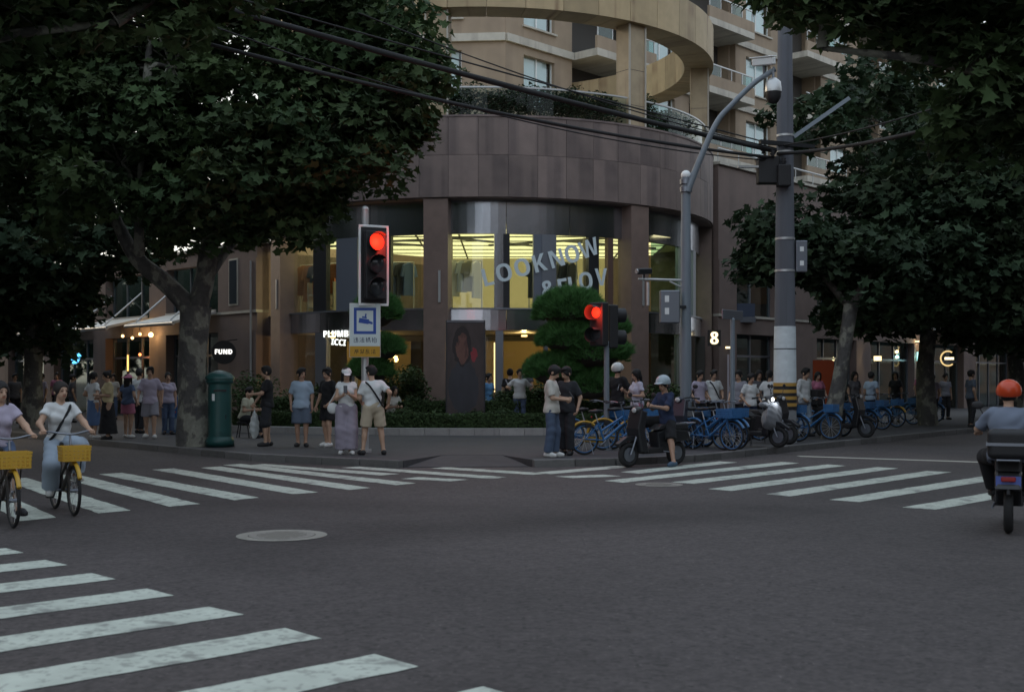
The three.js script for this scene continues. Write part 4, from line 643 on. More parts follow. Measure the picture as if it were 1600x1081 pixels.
// ---------------------------------------------------------------- figures: smooth-joined bones meshed as one surface
// a bone is a tapered capsule, an ellipsoid has radii in a turned frame; clip keeps the side against its normal
const bone = (a, b, ra, rb, clip) => ({ a, b, ra, rb, clip, R: Math.max(ra, rb) });
const ell = (c, rx, ry, rz, q, clip) => ({ c, r: V(rx, ry, rz), qi: q ? q.clone().invert() : null, clip, R: Math.max(rx, ry, rz) });
const carve = (p) => { p.neg = true; return p; };
const _p = V(0, 0, 0);
function sd(p, x, y, z) {
  let d;
  if (p.c) {
    _p.set(x - p.c.x, y - p.c.y, z - p.c.z); if (p.qi) _p.applyQuaternion(p.qi);
    const r = p.r, ax = _p.x / r.x, ay = _p.y / r.y, az = _p.z / r.z, k0 = Math.sqrt(ax * ax + ay * ay + az * az), bx = ax / r.x, by = ay / r.y, bz = az / r.z, k1 = Math.sqrt(bx * bx + by * by + bz * bz);
    d = k1 < 1e-6 ? -Math.min(r.x, r.y, r.z) : k0 * (k0 - 1) / k1;
  } else {
    const dx = p.b.x - p.a.x, dy = p.b.y - p.a.y, dz = p.b.z - p.a.z, ex = x - p.a.x, ey = y - p.a.y, ez = z - p.a.z, t = clamp((ex * dx + ey * dy + ez * dz) / (dx * dx + dy * dy + dz * dz + 1e-9), 0, 1);
    d = Math.hypot(ex - dx * t, ey - dy * t, ez - dz * t) - (p.ra + (p.rb - p.ra) * t);
  }
  if (p.clip) for (const [o, n] of p.clip) { const e = (x - o.x) * n.x + (y - o.y) * n.y + (z - o.z) * n.z; if (e > d) d = e; }
  return d;
}
function surface(prims, cell, k = 0.03, wob = 0, seed = 0) {
  const lo = V(1e9, 1e9, 1e9), hi = V(-1e9, -1e9, -1e9), box1 = (p, m) => { const a = p.c || p.a, b = p.c || p.b, R = p.R + m; return [Math.min(a.x, b.x) - R, Math.min(a.y, b.y) - R, Math.min(a.z, b.z) - R, Math.max(a.x, b.x) + R, Math.max(a.y, b.y) + R, Math.max(a.z, b.z) + R]; };
  for (const p of prims) { if (p.neg) continue; const b = box1(p, 2.5 * cell); lo.min(V(b[0], b[1], b[2])); hi.max(V(b[3], b[4], b[5])); }
  const nx = Math.ceil((hi.x - lo.x) / cell) + 1, ny = Math.ceil((hi.y - lo.y) / cell) + 1, nz = Math.ceil((hi.z - lo.z) / cell) + 1, f = new Float32Array(nx * ny * nz).fill(1);
  for (const p of prims) {
    const b = box1(p, k + 2 * cell), i0 = Math.max(0, Math.floor((b[0] - lo.x) / cell)), j0 = Math.max(0, Math.floor((b[1] - lo.y) / cell)), k0 = Math.max(0, Math.floor((b[2] - lo.z) / cell)), i1 = Math.min(nx - 1, Math.ceil((b[3] - lo.x) / cell)), j1 = Math.min(ny - 1, Math.ceil((b[4] - lo.y) / cell)), k1 = Math.min(nz - 1, Math.ceil((b[5] - lo.z) / cell));
    for (let c = k0; c <= k1; c++) for (let j = j0; j <= j1; j++) for (let i = i0; i <= i1; i++) {
      const q = (c * ny + j) * nx + i, d = sd(p, lo.x + i * cell, lo.y + j * cell, lo.z + c * cell), e = f[q];
      if (p.neg) { if (-d > e) f[q] = -d; } else { const h = Math.max(k - Math.abs(d - e), 0) / k; f[q] = Math.min(d, e) - h * h * k * 0.25; }
    }
  }
  const id = new Int32Array(nx * ny * nz).fill(-1), pos = [], idx = [], off = [[0, 0, 0], [1, 0, 0], [0, 1, 0], [1, 1, 0], [0, 0, 1], [1, 0, 1], [0, 1, 1], [1, 1, 1]], ed = [[0, 1], [2, 3], [4, 5], [6, 7], [0, 2], [1, 3], [4, 6], [5, 7], [0, 4], [1, 5], [2, 6], [3, 7]], v = new Float32Array(8);
  for (let c = 0; c < nz - 1; c++) for (let j = 0; j < ny - 1; j++) for (let i = 0; i < nx - 1; i++) {
    let m = 0; for (let e = 0; e < 8; e++) { v[e] = f[((c + off[e][2]) * ny + j + off[e][1]) * nx + i + off[e][0]]; if (v[e] < 0) m |= 1 << e; }
    if (m === 0 || m === 255) continue;
    let X = 0, Y = 0, Z = 0, n = 0;
    for (const [a, b] of ed) { if ((v[a] < 0) === (v[b] < 0)) continue; const t = v[a] / (v[a] - v[b]); X += lerp(off[a][0], off[b][0], t); Y += lerp(off[a][1], off[b][1], t); Z += lerp(off[a][2], off[b][2], t); n++; }
    id[(c * ny + j) * nx + i] = pos.length / 3; pos.push(lo.x + (i + X / n) * cell, lo.y + (j + Y / n) * cell, lo.z + (c + Z / n) * cell);
  }
  const quad = (a, b, c, d, flip) => { if (a < 0 || b < 0 || c < 0 || d < 0) return; if (flip) idx.push(a, c, b, a, d, c); else idx.push(a, b, c, a, c, d); };
  for (let c = 1; c < nz - 1; c++) for (let j = 1; j < ny - 1; j++) for (let i = 1; i < nx - 1; i++) {
    const q = (c * ny + j) * nx + i, s = f[q] < 0, X = 1, Y = nx, Z = nx * ny;
    if (s !== (f[q + X] < 0)) quad(id[q - Y - Z], id[q - Z], id[q], id[q - Y], !s);
    if (s !== (f[q + Y] < 0)) quad(id[q - X - Z], id[q - X], id[q], id[q - Z], !s);
    if (s !== (f[q + Z] < 0)) quad(id[q - X - Y], id[q - Y], id[q], id[q - X], !s);
  }
  const g = new THREE.BufferGeometry(); g.setAttribute('position', new THREE.Float32BufferAttribute(pos, 3)); g.setIndex(idx); g.computeVertexNormals();
  if (wob) { const P = g.attributes.position, N = g.attributes.normal; for (let i = 0; i < P.count; i++) { const x = P.getX(i), y = P.getY(i), z = P.getZ(i), w = wob * (Math.sin(x * 31 + y * 17 + seed) * Math.sin(z * 29 - y * 23 + seed * 2) + 0.6 * Math.sin(y * 47 + x * 21 - z * 13 + seed)); P.setXYZ(i, x + N.getX(i) * w, y + N.getY(i) * w, z + N.getZ(i) * w); } g.computeVertexNormals(); }
  return g;
}
function paintAll(g, fn) { const P = g.attributes.position, c = new Float32Array(P.count * 3); for (let i = 0; i < P.count; i++) { const q = fn(P.getX(i), P.getY(i), P.getZ(i)); c[i * 3] = q[0]; c[i * 3 + 1] = q[1]; c[i * 3 + 2] = q[2]; } g.setAttribute('color', new THREE.BufferAttribute(c, 3)); return g; }
const ONE = [1, 1, 1];
// head: skull, jaw, nose, brow, ears, lips; faces +z, centre between the eyes and ears
const headGeo = (() => {
  const P = [ell(V(0, 0.022, -0.012), 0.076, 0.094, 0.094), ell(V(0, -0.045, 0.022), 0.056, 0.066, 0.062), bone(V(0, -0.088, 0.05), V(0, -0.086, 0.058), 0.02, 0.016), bone(V(0, 0.012, 0.082), V(0, -0.028, 0.098), 0.009, 0.014), bone(V(-0.012, -0.032, 0.086), V(0.012, -0.032, 0.086), 0.009, 0.009), bone(V(-0.018, -0.058, 0.077), V(0.018, -0.058, 0.077), 0.008, 0.008), bone(V(-0.03, 0.03, 0.072), V(0.03, 0.03, 0.072), 0.012, 0.012)];
  for (const s of [-1, 1]) P.push(ell(V(s * 0.079, -0.01, -0.01), 0.011, 0.032, 0.02), carve(ell(V(s * 0.03, 0.006, 0.094), 0.017, 0.011, 0.014)), ell(V(s * 0.03, 0.006, 0.074), 0.013, 0.01, 0.012));
  return paintAll(surface(P, 0.0075, 0.016), (x, y, z) => { const ax = Math.abs(x); if (z > 0.06 && Math.hypot((ax - 0.03) / 0.013, (y - 0.006) / 0.007) < 1) return [0.12, 0.1, 0.1]; if (z > 0.06 && Math.hypot((ax - 0.031) / 0.018, (y - 0.026) / 0.005) < 1) return [0.15, 0.12, 0.11]; if (z > 0.065 && ax < 0.022 && Math.abs(y + 0.058) < 0.008) return [0.95, 0.6, 0.58]; return ONE; });
})();
// left hand: wrist at the origin, fingers along +y, palm towards +z, thumb towards +x; curl 0 open .. 1 fist
function handGeo(curl) {
  const P = [ell(V(0, 0.045, 0), 0.036, 0.05, 0.015), bone(V(0, -0.01, 0), V(0, 0.03, 0), 0.024, 0.027)];
  [[0.029, 0.068], [0.010, 0.076], [-0.010, 0.071], [-0.028, 0.056]].forEach(([x, L], i) => {
    const a0 = 0.25 + curl * 1.25, a1 = a0 + 0.3 + curl * 1.2, a2 = a1 + 0.2 + curl * 0.7, b = V(x, 0.088 - Math.abs(x) * 0.25, 0), sp = x * 0.16, m = V(b.x + sp * L, b.y + Math.cos(a0) * L * 0.45, b.z + Math.sin(a0) * L * 0.45), n = V(m.x, m.y + Math.cos(a1) * L * 0.34, m.z + Math.sin(a1) * L * 0.34), e = V(n.x, n.y + Math.cos(a2) * L * 0.28, n.z + Math.sin(a2) * L * 0.28);
    P.push(bone(b, m, 0.0095, 0.0088), bone(m, n, 0.0088, 0.008), bone(n, e, 0.008, 0.0068));
  });
  const t0 = V(0.028, 0.024, 0.006), t1 = V(0.052, 0.05, 0.016 + curl * 0.012), t2 = V(0.056 - curl * 0.02, 0.082, 0.024 + curl * 0.022);
  P.push(bone(t0, t1, 0.014, 0.011), bone(t1, t2, 0.0105, 0.008));
  return paintAll(surface(P, 0.0065, 0.006), () => ONE);
}
const HAND = { relaxed: handGeo(0.25), grip: handGeo(0.95), hold: handGeo(0.6) };
const mirror = (g) => { const m = g.clone(); m.scale(-1, 1, 1); const ix = m.index.array.slice(); for (let i = 0; i < ix.length; i += 3) [ix[i], ix[i + 1]] = [ix[i + 1], ix[i]]; m.setIndex(new THREE.BufferAttribute(ix, 1)); m.computeVertexNormals(); return m; };
const HANDR = Object.fromEntries(Object.entries(HAND).map(([k, g]) => [k, mirror(g)]));
// hair and headgear in the head's frame
const hairline = [[V(0, -0.075, 0), V(0, -0.95, 0.3)]];
const faceCut = () => carve(ell(V(0, -0.045, 0.1), 0.068, 0.1, 0.088));
const scalp = (m = 0.014) => ell(V(0, 0.03, -0.016), 0.078 + m, 0.092 + m, 0.096 + m, null, hairline);
const HAIR = {
  short: surface([scalp(0.015), ell(V(0.02, 0.1, 0.045), 0.06, 0.03, 0.045), faceCut()], 0.0085, 0.02, 0.005, 1),
  long: surface([scalp(0.016), ell(V(0, -0.06, -0.07), 0.088, 0.15, 0.05), ell(V(0, -0.2, -0.075), 0.08, 0.12, 0.035), bone(V(-0.082, 0.03, 0.01), V(-0.082, -0.14, 0.02), 0.02, 0.016), bone(V(0.082, 0.03, 0.01), V(0.082, -0.14, 0.02), 0.02, 0.016), faceCut()], 0.011, 0.03, 0.004, 2),
  bun: surface([scalp(0.012), ell(V(0, 0.09, -0.1), 0.045, 0.042, 0.042), faceCut()], 0.011, 0.02, 0.003, 3),
  tail: surface([scalp(0.012), bone(V(0, 0.03, -0.11), V(0, -0.16, -0.13), 0.03, 0.016), faceCut()], 0.011, 0.02, 0.003, 4),
};
const crownClip = [[V(0, 0.03, 0), V(0, -0.97, 0.22)]];
const HATS = {
  cap: surface([ell(V(0, 0.035, -0.014), 0.098, 0.1, 0.116, null, crownClip), ell(V(0, 0.046, 0.12), 0.072, 0.008, 0.075)], 0.009, 0.012),
  sunhat: surface([ell(V(0, 0.04, -0.014), 0.1, 0.1, 0.115, null, crownClip), ell(V(0, 0.045, 0), 0.185, 0.012, 0.195)], 0.011, 0.02),
  helmet: surface([ell(V(0, 0.04, -0.02), 0.128, 0.128, 0.145, null, [[V(0, 0.005, 0), V(0, -0.96, 0.28)]]), ell(V(0, 0.06, 0.12), 0.085, 0.01, 0.06)], 0.01, 0.015),
};
const hairMat = std(lin(0.009, 0.008, 0.008), 0.75), brownHair = std(lin(0.016, 0.011, 0.009), 0.75);
const skins = [[0.46, 0.29, 0.20], [0.40, 0.24, 0.165], [0.52, 0.345, 0.25]].map((c) => std(lin(...c), 0.6, { vertexColors: true }));
const clothBump = texture(256, (u, v) => N2(u, v), false, 1);
const cloth = (r, g, b) => std(lin(r, g, b), 0.92);
function ik(a, t, l1, l2, pole) {   // elbow or knee between a and the reached point
  const d = t.clone().sub(a); let L = d.length(); const mx = (l1 + l2) * 0.995; if (L > mx) { d.multiplyScalar(mx / L); L = mx; } const e = a.clone().add(d), u = d.clone().normalize(), x = (l1 * l1 - l2 * l2 + L * L) / (2 * L), h = Math.sqrt(Math.max(0, l1 * l1 - x * x)), n = pole.clone().addScaledVector(u, -pole.dot(u)).normalize();
  return [a.clone().addScaledVector(u, x).addScaledVector(n, h), e];
}
/* o: pos, yaw, height, wide, female, pelvis [x,y,z], lean, twist, head [pitch, yaw], hands [left, right] (points), grip, feet [left, right], kneeOut,
   top {mat, sleeve, hem}, bottom {mat, kind, len, wide}, shoes mat or null, hair, hairMat, hat, hatMat, skin, strap */
function person(label, o) {
  const g = thing('person', label, 'person', o.pos, o.yaw || 0, o.group), S = (o.height || 1.68) / 1.7, W = o.wide || 1, cell = o.cell || 0.024; g.scale.setScalar(S);
  const sh = (o.female ? 0.138 : 0.16) * (0.6 + 0.4 * W), hp = (o.female ? 0.092 : 0.088) * W;
  const P = V(...(o.pelvis || [0, 0.93, 0])), qT = new THREE.Quaternion().setFromEuler(new THREE.Euler(o.lean || 0, o.twist || 0, o.side || 0)), T = (x, y, z) => V(x, y, z).applyQuaternion(qT).add(P);
  const N = T(0, 0.5, -0.01), headQ = new THREE.Quaternion().setFromEuler(new THREE.Euler(o.head?.[0] || 0, (o.twist || 0) + (o.head?.[1] || 0), 0, 'YXZ')), H = N.clone().add(V(0, 0.165, 0.03).applyQuaternion(new THREE.Quaternion().setFromEuler(new THREE.Euler((o.lean || 0) * 0.6 + (o.head?.[0] || 0) * 0.35, 0, 0))));
  const shoulder = [1, -1].map((s) => T(s * sh, 0.455, -0.005)), hip = [1, -1].map((s) => T(s * hp, -0.02, 0).setY(P.y - 0.02));
  const hands = (o.hands || [[0.205, 0.86, 0.07], [-0.205, 0.87, 0.04]]).map((h) => V(...h)), feet = (o.feet || [[0.085, 0.07, 0.03], [-0.085, 0.07, -0.05]]).map((f) => V(...f));
  const arms = [0, 1].map((i) => ik(shoulder[i], hands[i], 0.285, 0.255, V((i ? -1 : 1) * 0.6, -0.5, -0.9))), legs = [0, 1].map((i) => ik(hip[i], feet[i], 0.425, 0.42, V((i ? -1 : 1) * (o.kneeOut || 0.1), 0, 1)));
  const toe = [0, 1].map((i) => V((i ? -1 : 1) * 0.04, -0.035, 0.13).add(legs[i][1]));
  const torso = (m, clip, bc = clip) => [ell(T(0, 0.0, 0), 0.145 * W + m, 0.125 + m, 0.105 * W + m, qT, clip), ell(T(0, 0.17, 0.004), (o.female ? 0.118 : 0.132) * W + m, 0.15 + m, 0.098 * W + m, qT, clip), ell(T(0, 0.34, 0), (o.female ? 0.13 : 0.15) * W + m, 0.15 + m, 0.105 * W + m, qT, clip), bone(T(-sh * 0.8, 0.45, 0), T(sh * 0.8, 0.45, 0), 0.05 + m * 0.5, 0.05 + m * 0.5, bc)];
  if (o.female) for (const s of [-1, 1]) torso.bust = true;
  const bust = (m, clip) => o.female ? [1, -1].map((s) => ell(T(s * 0.06, 0.31, 0.085), 0.06 + m, 0.06 + m, 0.05 + m, qT, clip)) : [];
  // body, one continuous surface
  const Bd = [...torso(0), ...bust(0), bone(N, H.clone().add(V(0, -0.05, -0.015)), 0.056, 0.05)];
  for (let i = 0; i < 2; i++) Bd.push(bone(hip[i], legs[i][0], 0.082 * W, 0.056), bone(legs[i][0], legs[i][1], 0.054, 0.036), ell(legs[i][0].clone().lerp(legs[i][1], 0.3).add(V(0, 0, -0.015)), 0.048, 0.1, 0.05), bone(legs[i][1], toe[i], 0.036, 0.028), bone(shoulder[i], arms[i][0], 0.05 * (0.5 + 0.5 * W), 0.04), bone(arms[i][0], arms[i][1], 0.04, 0.027));
  const parts = [paintAll(surface(Bd, cell, 0.035), () => ONE)];
  { const h = headGeo.clone(); h.applyMatrix4(new THREE.Matrix4().compose(H, headQ, V(1.06, 1.06, 1.06))); parts.push(h); }
  for (let i = 0; i < 2; i++) {
    const h = (i ? HANDR : HAND)[o.grip || 'relaxed'].clone(), dir = o.handDir ? V(...o.handDir[i]).normalize() : arms[i][1].clone().sub(arms[i][0]).normalize(), side = o.palm ? V(...o.palm[i]) : V(i ? 1 : -1, 0, 0.2), z = side.addScaledVector(dir, -side.dot(dir)).normalize(), x = dir.clone().cross(z);
    h.applyMatrix4(new THREE.Matrix4().makeBasis(x, dir, z).setPosition(arms[i][1])); parts.push(h);
  }
  const plain = parts.map((q) => { for (const k of Object.keys(q.attributes)) if (!['position', 'normal', 'color'].includes(k)) q.deleteAttribute(k); return q; });
  mesh('body', mergeGeometries(plain), skins[o.skin || 0], g);
  // clothes
  const sd0 = (o.pos.x * 13.7 + o.pos.z * 7.3) % 6;
  const up = V(0, 1, 0).applyQuaternion(qT), dn = up.clone().negate();
  if (o.top) {
    const hem = o.top.hem ?? -0.06, cl = [[T(0, hem, 0), dn], [T(0, 0.5, 0.0), V(0, 0.9, 0.4).applyQuaternion(qT).normalize()]], m = o.top.loose ?? 0.026, A = [...torso(m, cl, [[T(0, hem, 0), dn]]), ...bust(m * 0.8, cl), bone(T(0, hem - 0.05, 0), T(0, 0.2, 0), 0.09 * W + m, 0.09 * W + m, cl)]; if (hem < -0.01) A.push(ell(T(0, hem + 0.03, 0), 0.16 * W + m, 0.2, 0.125 * W + m, qT, cl));
    const sl = o.top.sleeve ?? 0.62;
    if (sl > 0) for (let i = 0; i < 2; i++) {
      const [e, w] = arms[i], s = shoulder[i];
      if (sl <= 1) { const c = s.clone().lerp(e, sl), n = e.clone().sub(s).normalize(); A.push(bone(s, c.clone().addScaledVector(n, 0.06), 0.050 + m * 0.35, 0.046 + m * 1.0, [[c, n]])); } else { const c = e.clone().lerp(w, sl - 1), n = w.clone().sub(e).normalize(); A.push(bone(s, e, 0.058 + m * 0.6, 0.046 + m * 0.6), bone(e, c.clone().addScaledVector(n, 0.05), 0.046 + m * 0.6, 0.034 + m * 0.6, [[c, n]])); }
    }
    mesh(o.top.name || 'shirt', surface(A, cell, 0.035, 0.005, sd0), o.top.mat, g);
  }
  if (o.bottom) {
    const b = o.bottom, wst = T(0, b.waist ?? Math.min(0.12, (o.top?.hem ?? 0) + 0.05), 0), cl = [[wst, up]], m = 0.014, A = [ell(T(0, 0.0, 0), 0.145 * W + m, 0.135 + m, 0.108 * W + m, qT, cl), bone(T(0, 0.02, 0), T(0, 0.14, 0), 0.115 * W + m, 0.11 * W + m, cl)];
    if (b.kind === 'skirt') { const mid = legs[0][0].clone().add(legs[1][0]).multiplyScalar(0.5), f = feet[0].clone().add(feet[1]).multiplyScalar(0.5), e = b.len <= 1 ? P.clone().lerp(mid, b.len) : mid.lerp(f, b.len - 1), n = e.clone().sub(P).normalize(); A.push(bone(P, e.clone().addScaledVector(n, 0.2), 0.14 * W, b.wide || 0.24, [[e, n]])); } else for (let i = 0; i < 2; i++) {
      const k = legs[i][0], f = legs[i][1], w = b.wide || 0;
      if (b.len <= 1) { const c = hip[i].clone().lerp(k, b.len), n = k.clone().sub(hip[i]).normalize(); A.push(bone(hip[i], c.clone().addScaledVector(n, 0.12), 0.088 * W + m, 0.082 + w, [[c, n]])); } else { const c = k.clone().lerp(f, b.len - 1), n = f.clone().sub(k).normalize(); A.push(bone(hip[i], k, 0.086 * W + m, 0.064 + m + w * 0.7), bone(k, c.clone().addScaledVector(n, 0.08), 0.064 + m + w * 0.7, 0.052 + m + w, [[c, n]])); }
    }
    mesh(b.kind === 'skirt' ? 'skirt' : b.len <= 1 ? 'shorts' : 'trousers', surface(A, cell, 0.03, 0.0035, sd0 + 2), b.mat, g);
  }
  if (o.shoes) for (let i = 0; i < 2; i++) { const a = legs[i][1], t = toe[i], sole = [[V(0, a.y - 0.068, 0), V(0, -1, 0)], [V(0, a.y + 0.03, 0), V(0, 1, 0)]]; mesh('shoe', surface([bone(a.clone().add(V(0, -0.02, -0.035)), a.clone().lerp(t, 0.6).add(V(0, -0.012, 0)), 0.05, 0.05, sole), bone(a.clone().lerp(t, 0.6), t.clone().add(V(0, 0.0, 0.02)), 0.05, 0.04, sole)], 0.016, 0.02), o.shoes, g); }
  const hm4 = new THREE.Matrix4().compose(H, headQ, V(1.06, 1.06, 1.06)), onHead = (name, geo, mat) => { const q = geo.clone(); q.applyMatrix4(hm4); return mesh(name, q, mat, g); };
  if (o.hair !== null) onHead('hair', HAIR[o.hair || 'short'], o.hairMat || hairMat);
  if (o.hat) onHead(o.hat, HATS[o.hat], o.hatMat);
  if (o.strap) { const pts = []; const [s0, s1] = o.strap.side > 0 ? [1, -1] : [-1, 1]; for (const [x, y, z] of [[0.13 * s0, 0.5, 0], [0.09 * s0, 0.44, o.strap.z * 0.115], [0, 0.28, o.strap.z * 0.142], [0.09 * s1, 0.1, o.strap.z * 0.135], [0.165 * s1, -0.02, o.strap.z * 0.06]]) pts.push(T(x * W, y, z * W)); const q = sweep(pts, [0.018], 6, 16); mesh('strap', q, o.strap.mat, g); }
  g.userData.joints = undefined; delete g.userData.joints;
  const world = (p) => p.clone().multiplyScalar(S).applyAxisAngle(V(0, 1, 0), o.yaw || 0).add(o.pos);
  return { g, wrist: arms.map((a) => world(a[1])), world, S };
}
const C = { white: cloth(0.62, 0.64, 0.64), offwhite: cloth(0.52, 0.50, 0.45), black: cloth(0.012, 0.012, 0.014), charcoal: cloth(0.025, 0.027, 0.032), jeans: cloth(0.07, 0.10, 0.16), paleJeans: cloth(0.33, 0.40, 0.48), navy: cloth(0.02, 0.032, 0.075), blue: cloth(0.10, 0.17, 0.32), paleBlue: cloth(0.34, 0.44, 0.55), lavender: cloth(0.30, 0.27, 0.33), beige: cloth(0.45, 0.38, 0.28), cream: cloth(0.50, 0.42, 0.24), grey: cloth(0.26, 0.26, 0.30), slate: cloth(0.10, 0.13, 0.18), pink: cloth(0.45, 0.16, 0.24), lilac: cloth(0.42, 0.38, 0.48), denim: cloth(0.09, 0.13, 0.22), dull: cloth(0.10, 0.10, 0.11) };
const shoeWhite = std(lin(0.6, 0.6, 0.58), 0.7), shoeDark = std(lin(0.02, 0.02, 0.022), 0.7);
const onWalk = (px, py) => ground(px, py, WALK);
const phoneMat = std(lin(0.02, 0.02, 0.025), 0.3), screenGlow = glow(0.7, 0.8, 1, 0.9);
function phone(label, p, yaw, tilt = 0.5, lit = false) { const g = thing('smartphone', label, 'phone', p, yaw); mesh('case', rbox(0.075, 0.155, 0.012, 0.005), phoneMat, g).rotation.x = tilt; if (lit) { const s = mesh('screen', box(0.068, 0.145, 0.002, 0, 0, -0.0075), screenGlow, g); s.rotation.x = tilt; } return g; }

// waiting at the crossing, left of the middle
const wp = person('woman in white cap, white top and wide lavender trousers looking at a phone', { pos: onWalk(541, 710), yaw: 0.15, height: 1.66, wide: 1.16, female: true, cell: 0.019, head: [0.35, 0.1], hands: [[0.05, 1.2, 0.27], [-0.07, 1.18, 0.27]], grip: 'hold', palm: [[-1, 0, 0], [1, 0, 0]], handDir: [[-0.3, 0.6, 0.4], [0.3, 0.6, 0.4]], top: { mat: C.white, sleeve: 0.3, hem: 0.02 }, bottom: { mat: C.lavender, len: 1.9, wide: 0.075, waist: 0.16 }, shoes: shoeWhite, hair: 'long', hat: 'cap', hatMat: C.white });
phone('dark phone held by the woman in lavender trousers', wp.wrist[0].clone().add(V(-0.06, 0.1, 0.09)), 0.15, -0.5);
const hb = thing('handbag', 'small white shoulder bag at the hip of the woman in lavender trousers', 'bag', wp.world(V(-0.27, 0.92, -0.06))); { const e = new THREE.SphereGeometry(0.11, 14, 10); e.scale(1, 1, 0.5); mesh('pouch', e, C.white, hb); mesh('strap', sweep([V(-0.08, 0.08, 0), V(0.05, 0.3, 0.02), V(0.13, 0.52, 0.05)], [0.01], 5, 8), C.white, hb); }
const mp = person('man in white tee and beige shorts seen from behind with a crossbody strap', { pos: onWalk(583, 711), yaw: Math.PI + 0.35, height: 1.7, wide: 1.12, cell: 0.019, side: -0.06, head: [0.25, 0.5], hands: [[0.18, 1.02, 0.26], [-0.3, 1.0, -0.02]], feet: [[0.2, 0.07, 0.02], [-0.2, 0.07, -0.02]], top: { mat: C.white, hem: 0.0, sleeve: 0.75 }, bottom: { mat: C.beige, len: 0.86, wide: 0.035, waist: 0.1 }, shoes: shoeDark, strap: { side: 1, z: -1, mat: C.black } });
person('older man in pale blue polo and blue-grey shorts facing the road', { pos: onWalk(471, 698), yaw: 0.1, height: 1.68, wide: 1.15, head: [0.1, 0.6], hands: [[0.23, 0.86, 0.05], [-0.23, 0.88, 0.02]], top: { mat: C.paleBlue, hem: -0.08, sleeve: 0.8 }, bottom: { mat: C.slate, len: 0.95, wide: 0.05 }, shoes: shoeDark, skin: 1 });
person('man in black tee and black shorts between the polo man and capped woman', { pos: onWalk(512, 698), yaw: -0.7, height: 1.69, head: [0.2, 0.1], hands: [[0.22, 0.95, 0.16], [-0.27, 0.88, 0.1]], top: { mat: C.black, hem: -0.1, sleeve: 0.8 }, bottom: { mat: C.black, len: 0.8, wide: 0.04 }, shoes: shoeWhite });
const bm = person('man in black side-on reaching forward, carrying a thin plastic bag', { pos: onWalk(417, 697), yaw: -1.35, height: 1.72, head: [0.1, 0], hands: [[0.14, 1.12, 0.36], [-0.16, 0.9, 0.28]], grip: 'hold', top: { mat: C.black, hem: -0.1, sleeve: 0.8 }, bottom: { mat: C.charcoal, len: 1.1, wide: 0.04 }, shoes: shoeDark });
{ const b = thing('plastic_bag', 'thin pale plastic bag hanging from the hand of the man in black', 'bag', bm.wrist[1].clone().add(V(0, -0.1, 0)), 0.4); mesh('bag', surface([ell(V(0, -0.42, 0), 0.11, 0.26, 0.05), bone(V(0, -0.2, 0), V(0, 0, 0), 0.05, 0.012)], 0.018, 0.06, 0.008, 2), new THREE.MeshPhysicalMaterial({ color: lin(0.7, 0.74, 0.74), roughness: 0.4, transmission: 0.4, thickness: 0 }), b); }
// pair right of the middle
const pr = person('young man in off-white tee and jeans looking down at his phone', { pos: onWalk(862, 714), yaw: 1.25, height: 1.7, cell: 0.019, head: [0.5, 0.1], hands: [[0.08, 1.1, 0.3], [-0.08, 1.08, 0.3]], grip: 'hold', palm: [[-1, 0, 0], [1, 0, 0]], top: { mat: C.offwhite, hem: -0.1, sleeve: 0.85, loose: 0.03 }, bottom: { mat: C.jeans, len: 1.95, wide: 0.02 }, shoes: shoeWhite });
phone('phone held by the young man in jeans', pr.wrist[0].clone().add(V(0.06, 0.07, 0.02)), 1.25, -0.6);
person('person in dark blue-black clothes standing close to the man in jeans', { pos: onWalk(886, 711), yaw: -0.5, height: 1.68, head: [0.35, -0.4], hands: [[0.26, 0.9, 0.06], [-0.12, 1.1, 0.28]], top: { mat: C.charcoal, hem: -0.1, sleeve: 0.85 }, bottom: { mat: C.charcoal, len: 1.9, wide: 0.02 }, shoes: shoeDark });
// strollers on the left pavement
const L30 = 'strollers on the left pavement';
person('woman in white blouse and blue skirt on the left pavement, back turned', { pos: onWalk(145, 685), yaw: 2.6, height: 1.62, female: true, hands: [[0.22, 1.05, 0.18], [-0.24, 0.9, 0.05]], top: { mat: C.white, hem: 0.0, sleeve: 0.6 }, bottom: { mat: C.blue, kind: 'skirt', len: 1.35, wide: 0.22 }, shoes: shoeWhite, hair: 'tail', group: L30 });
person('woman in cream tee and long black skirt turned to the left', { pos: onWalk(168, 687), yaw: -1.0, height: 1.64, female: true, head: [0.25, 0], hands: [[0.05, 1.12, 0.26], [-0.18, 1.05, 0.2]], top: { mat: C.cream, hem: 0.0, sleeve: 0.9, loose: 0.03 }, bottom: { mat: C.black, kind: 'skirt', len: 1.8, wide: 0.26 }, shoes: shoeDark, hair: 'bun', group: L30 });
person('girl in pink sun hat and denim top with pink shorts', { pos: onWalk(199, 684), yaw: 2.9, height: 1.56, female: true, hands: [[0.22, 0.95, 0.12], [-0.22, 0.95, 0.1]], top: { mat: C.denim, hem: -0.02, sleeve: 0.5 }, bottom: { mat: C.pink, len: 0.6, wide: 0.05 }, shoes: shoeWhite, hair: 'long', hat: 'sunhat', hatMat: C.pink, group: L30 });
person('man in lilac-grey tee, shorts and white shoes walking on the left pavement', { pos: onWalk(234, 685), yaw: 0.2, height: 1.74, feet: [[0.1, 0.07, 0.14], [-0.1, 0.09, -0.16]], hands: [[0.27, 0.9, -0.05], [-0.27, 0.92, 0.18]], top: { mat: C.lilac, hem: -0.1, sleeve: 0.85, loose: 0.03 }, bottom: { mat: C.grey, len: 0.9, wide: 0.05 }, shoes: shoeWhite, group: L30 });
person('person in white tee half hidden behind the man in lilac-grey', { pos: onWalk(217, 677), yaw: 2.8, height: 1.72, top: { mat: C.white, hem: -0.1 }, bottom: { mat: C.charcoal, len: 1.9 }, shoes: shoeDark, group: L30 });
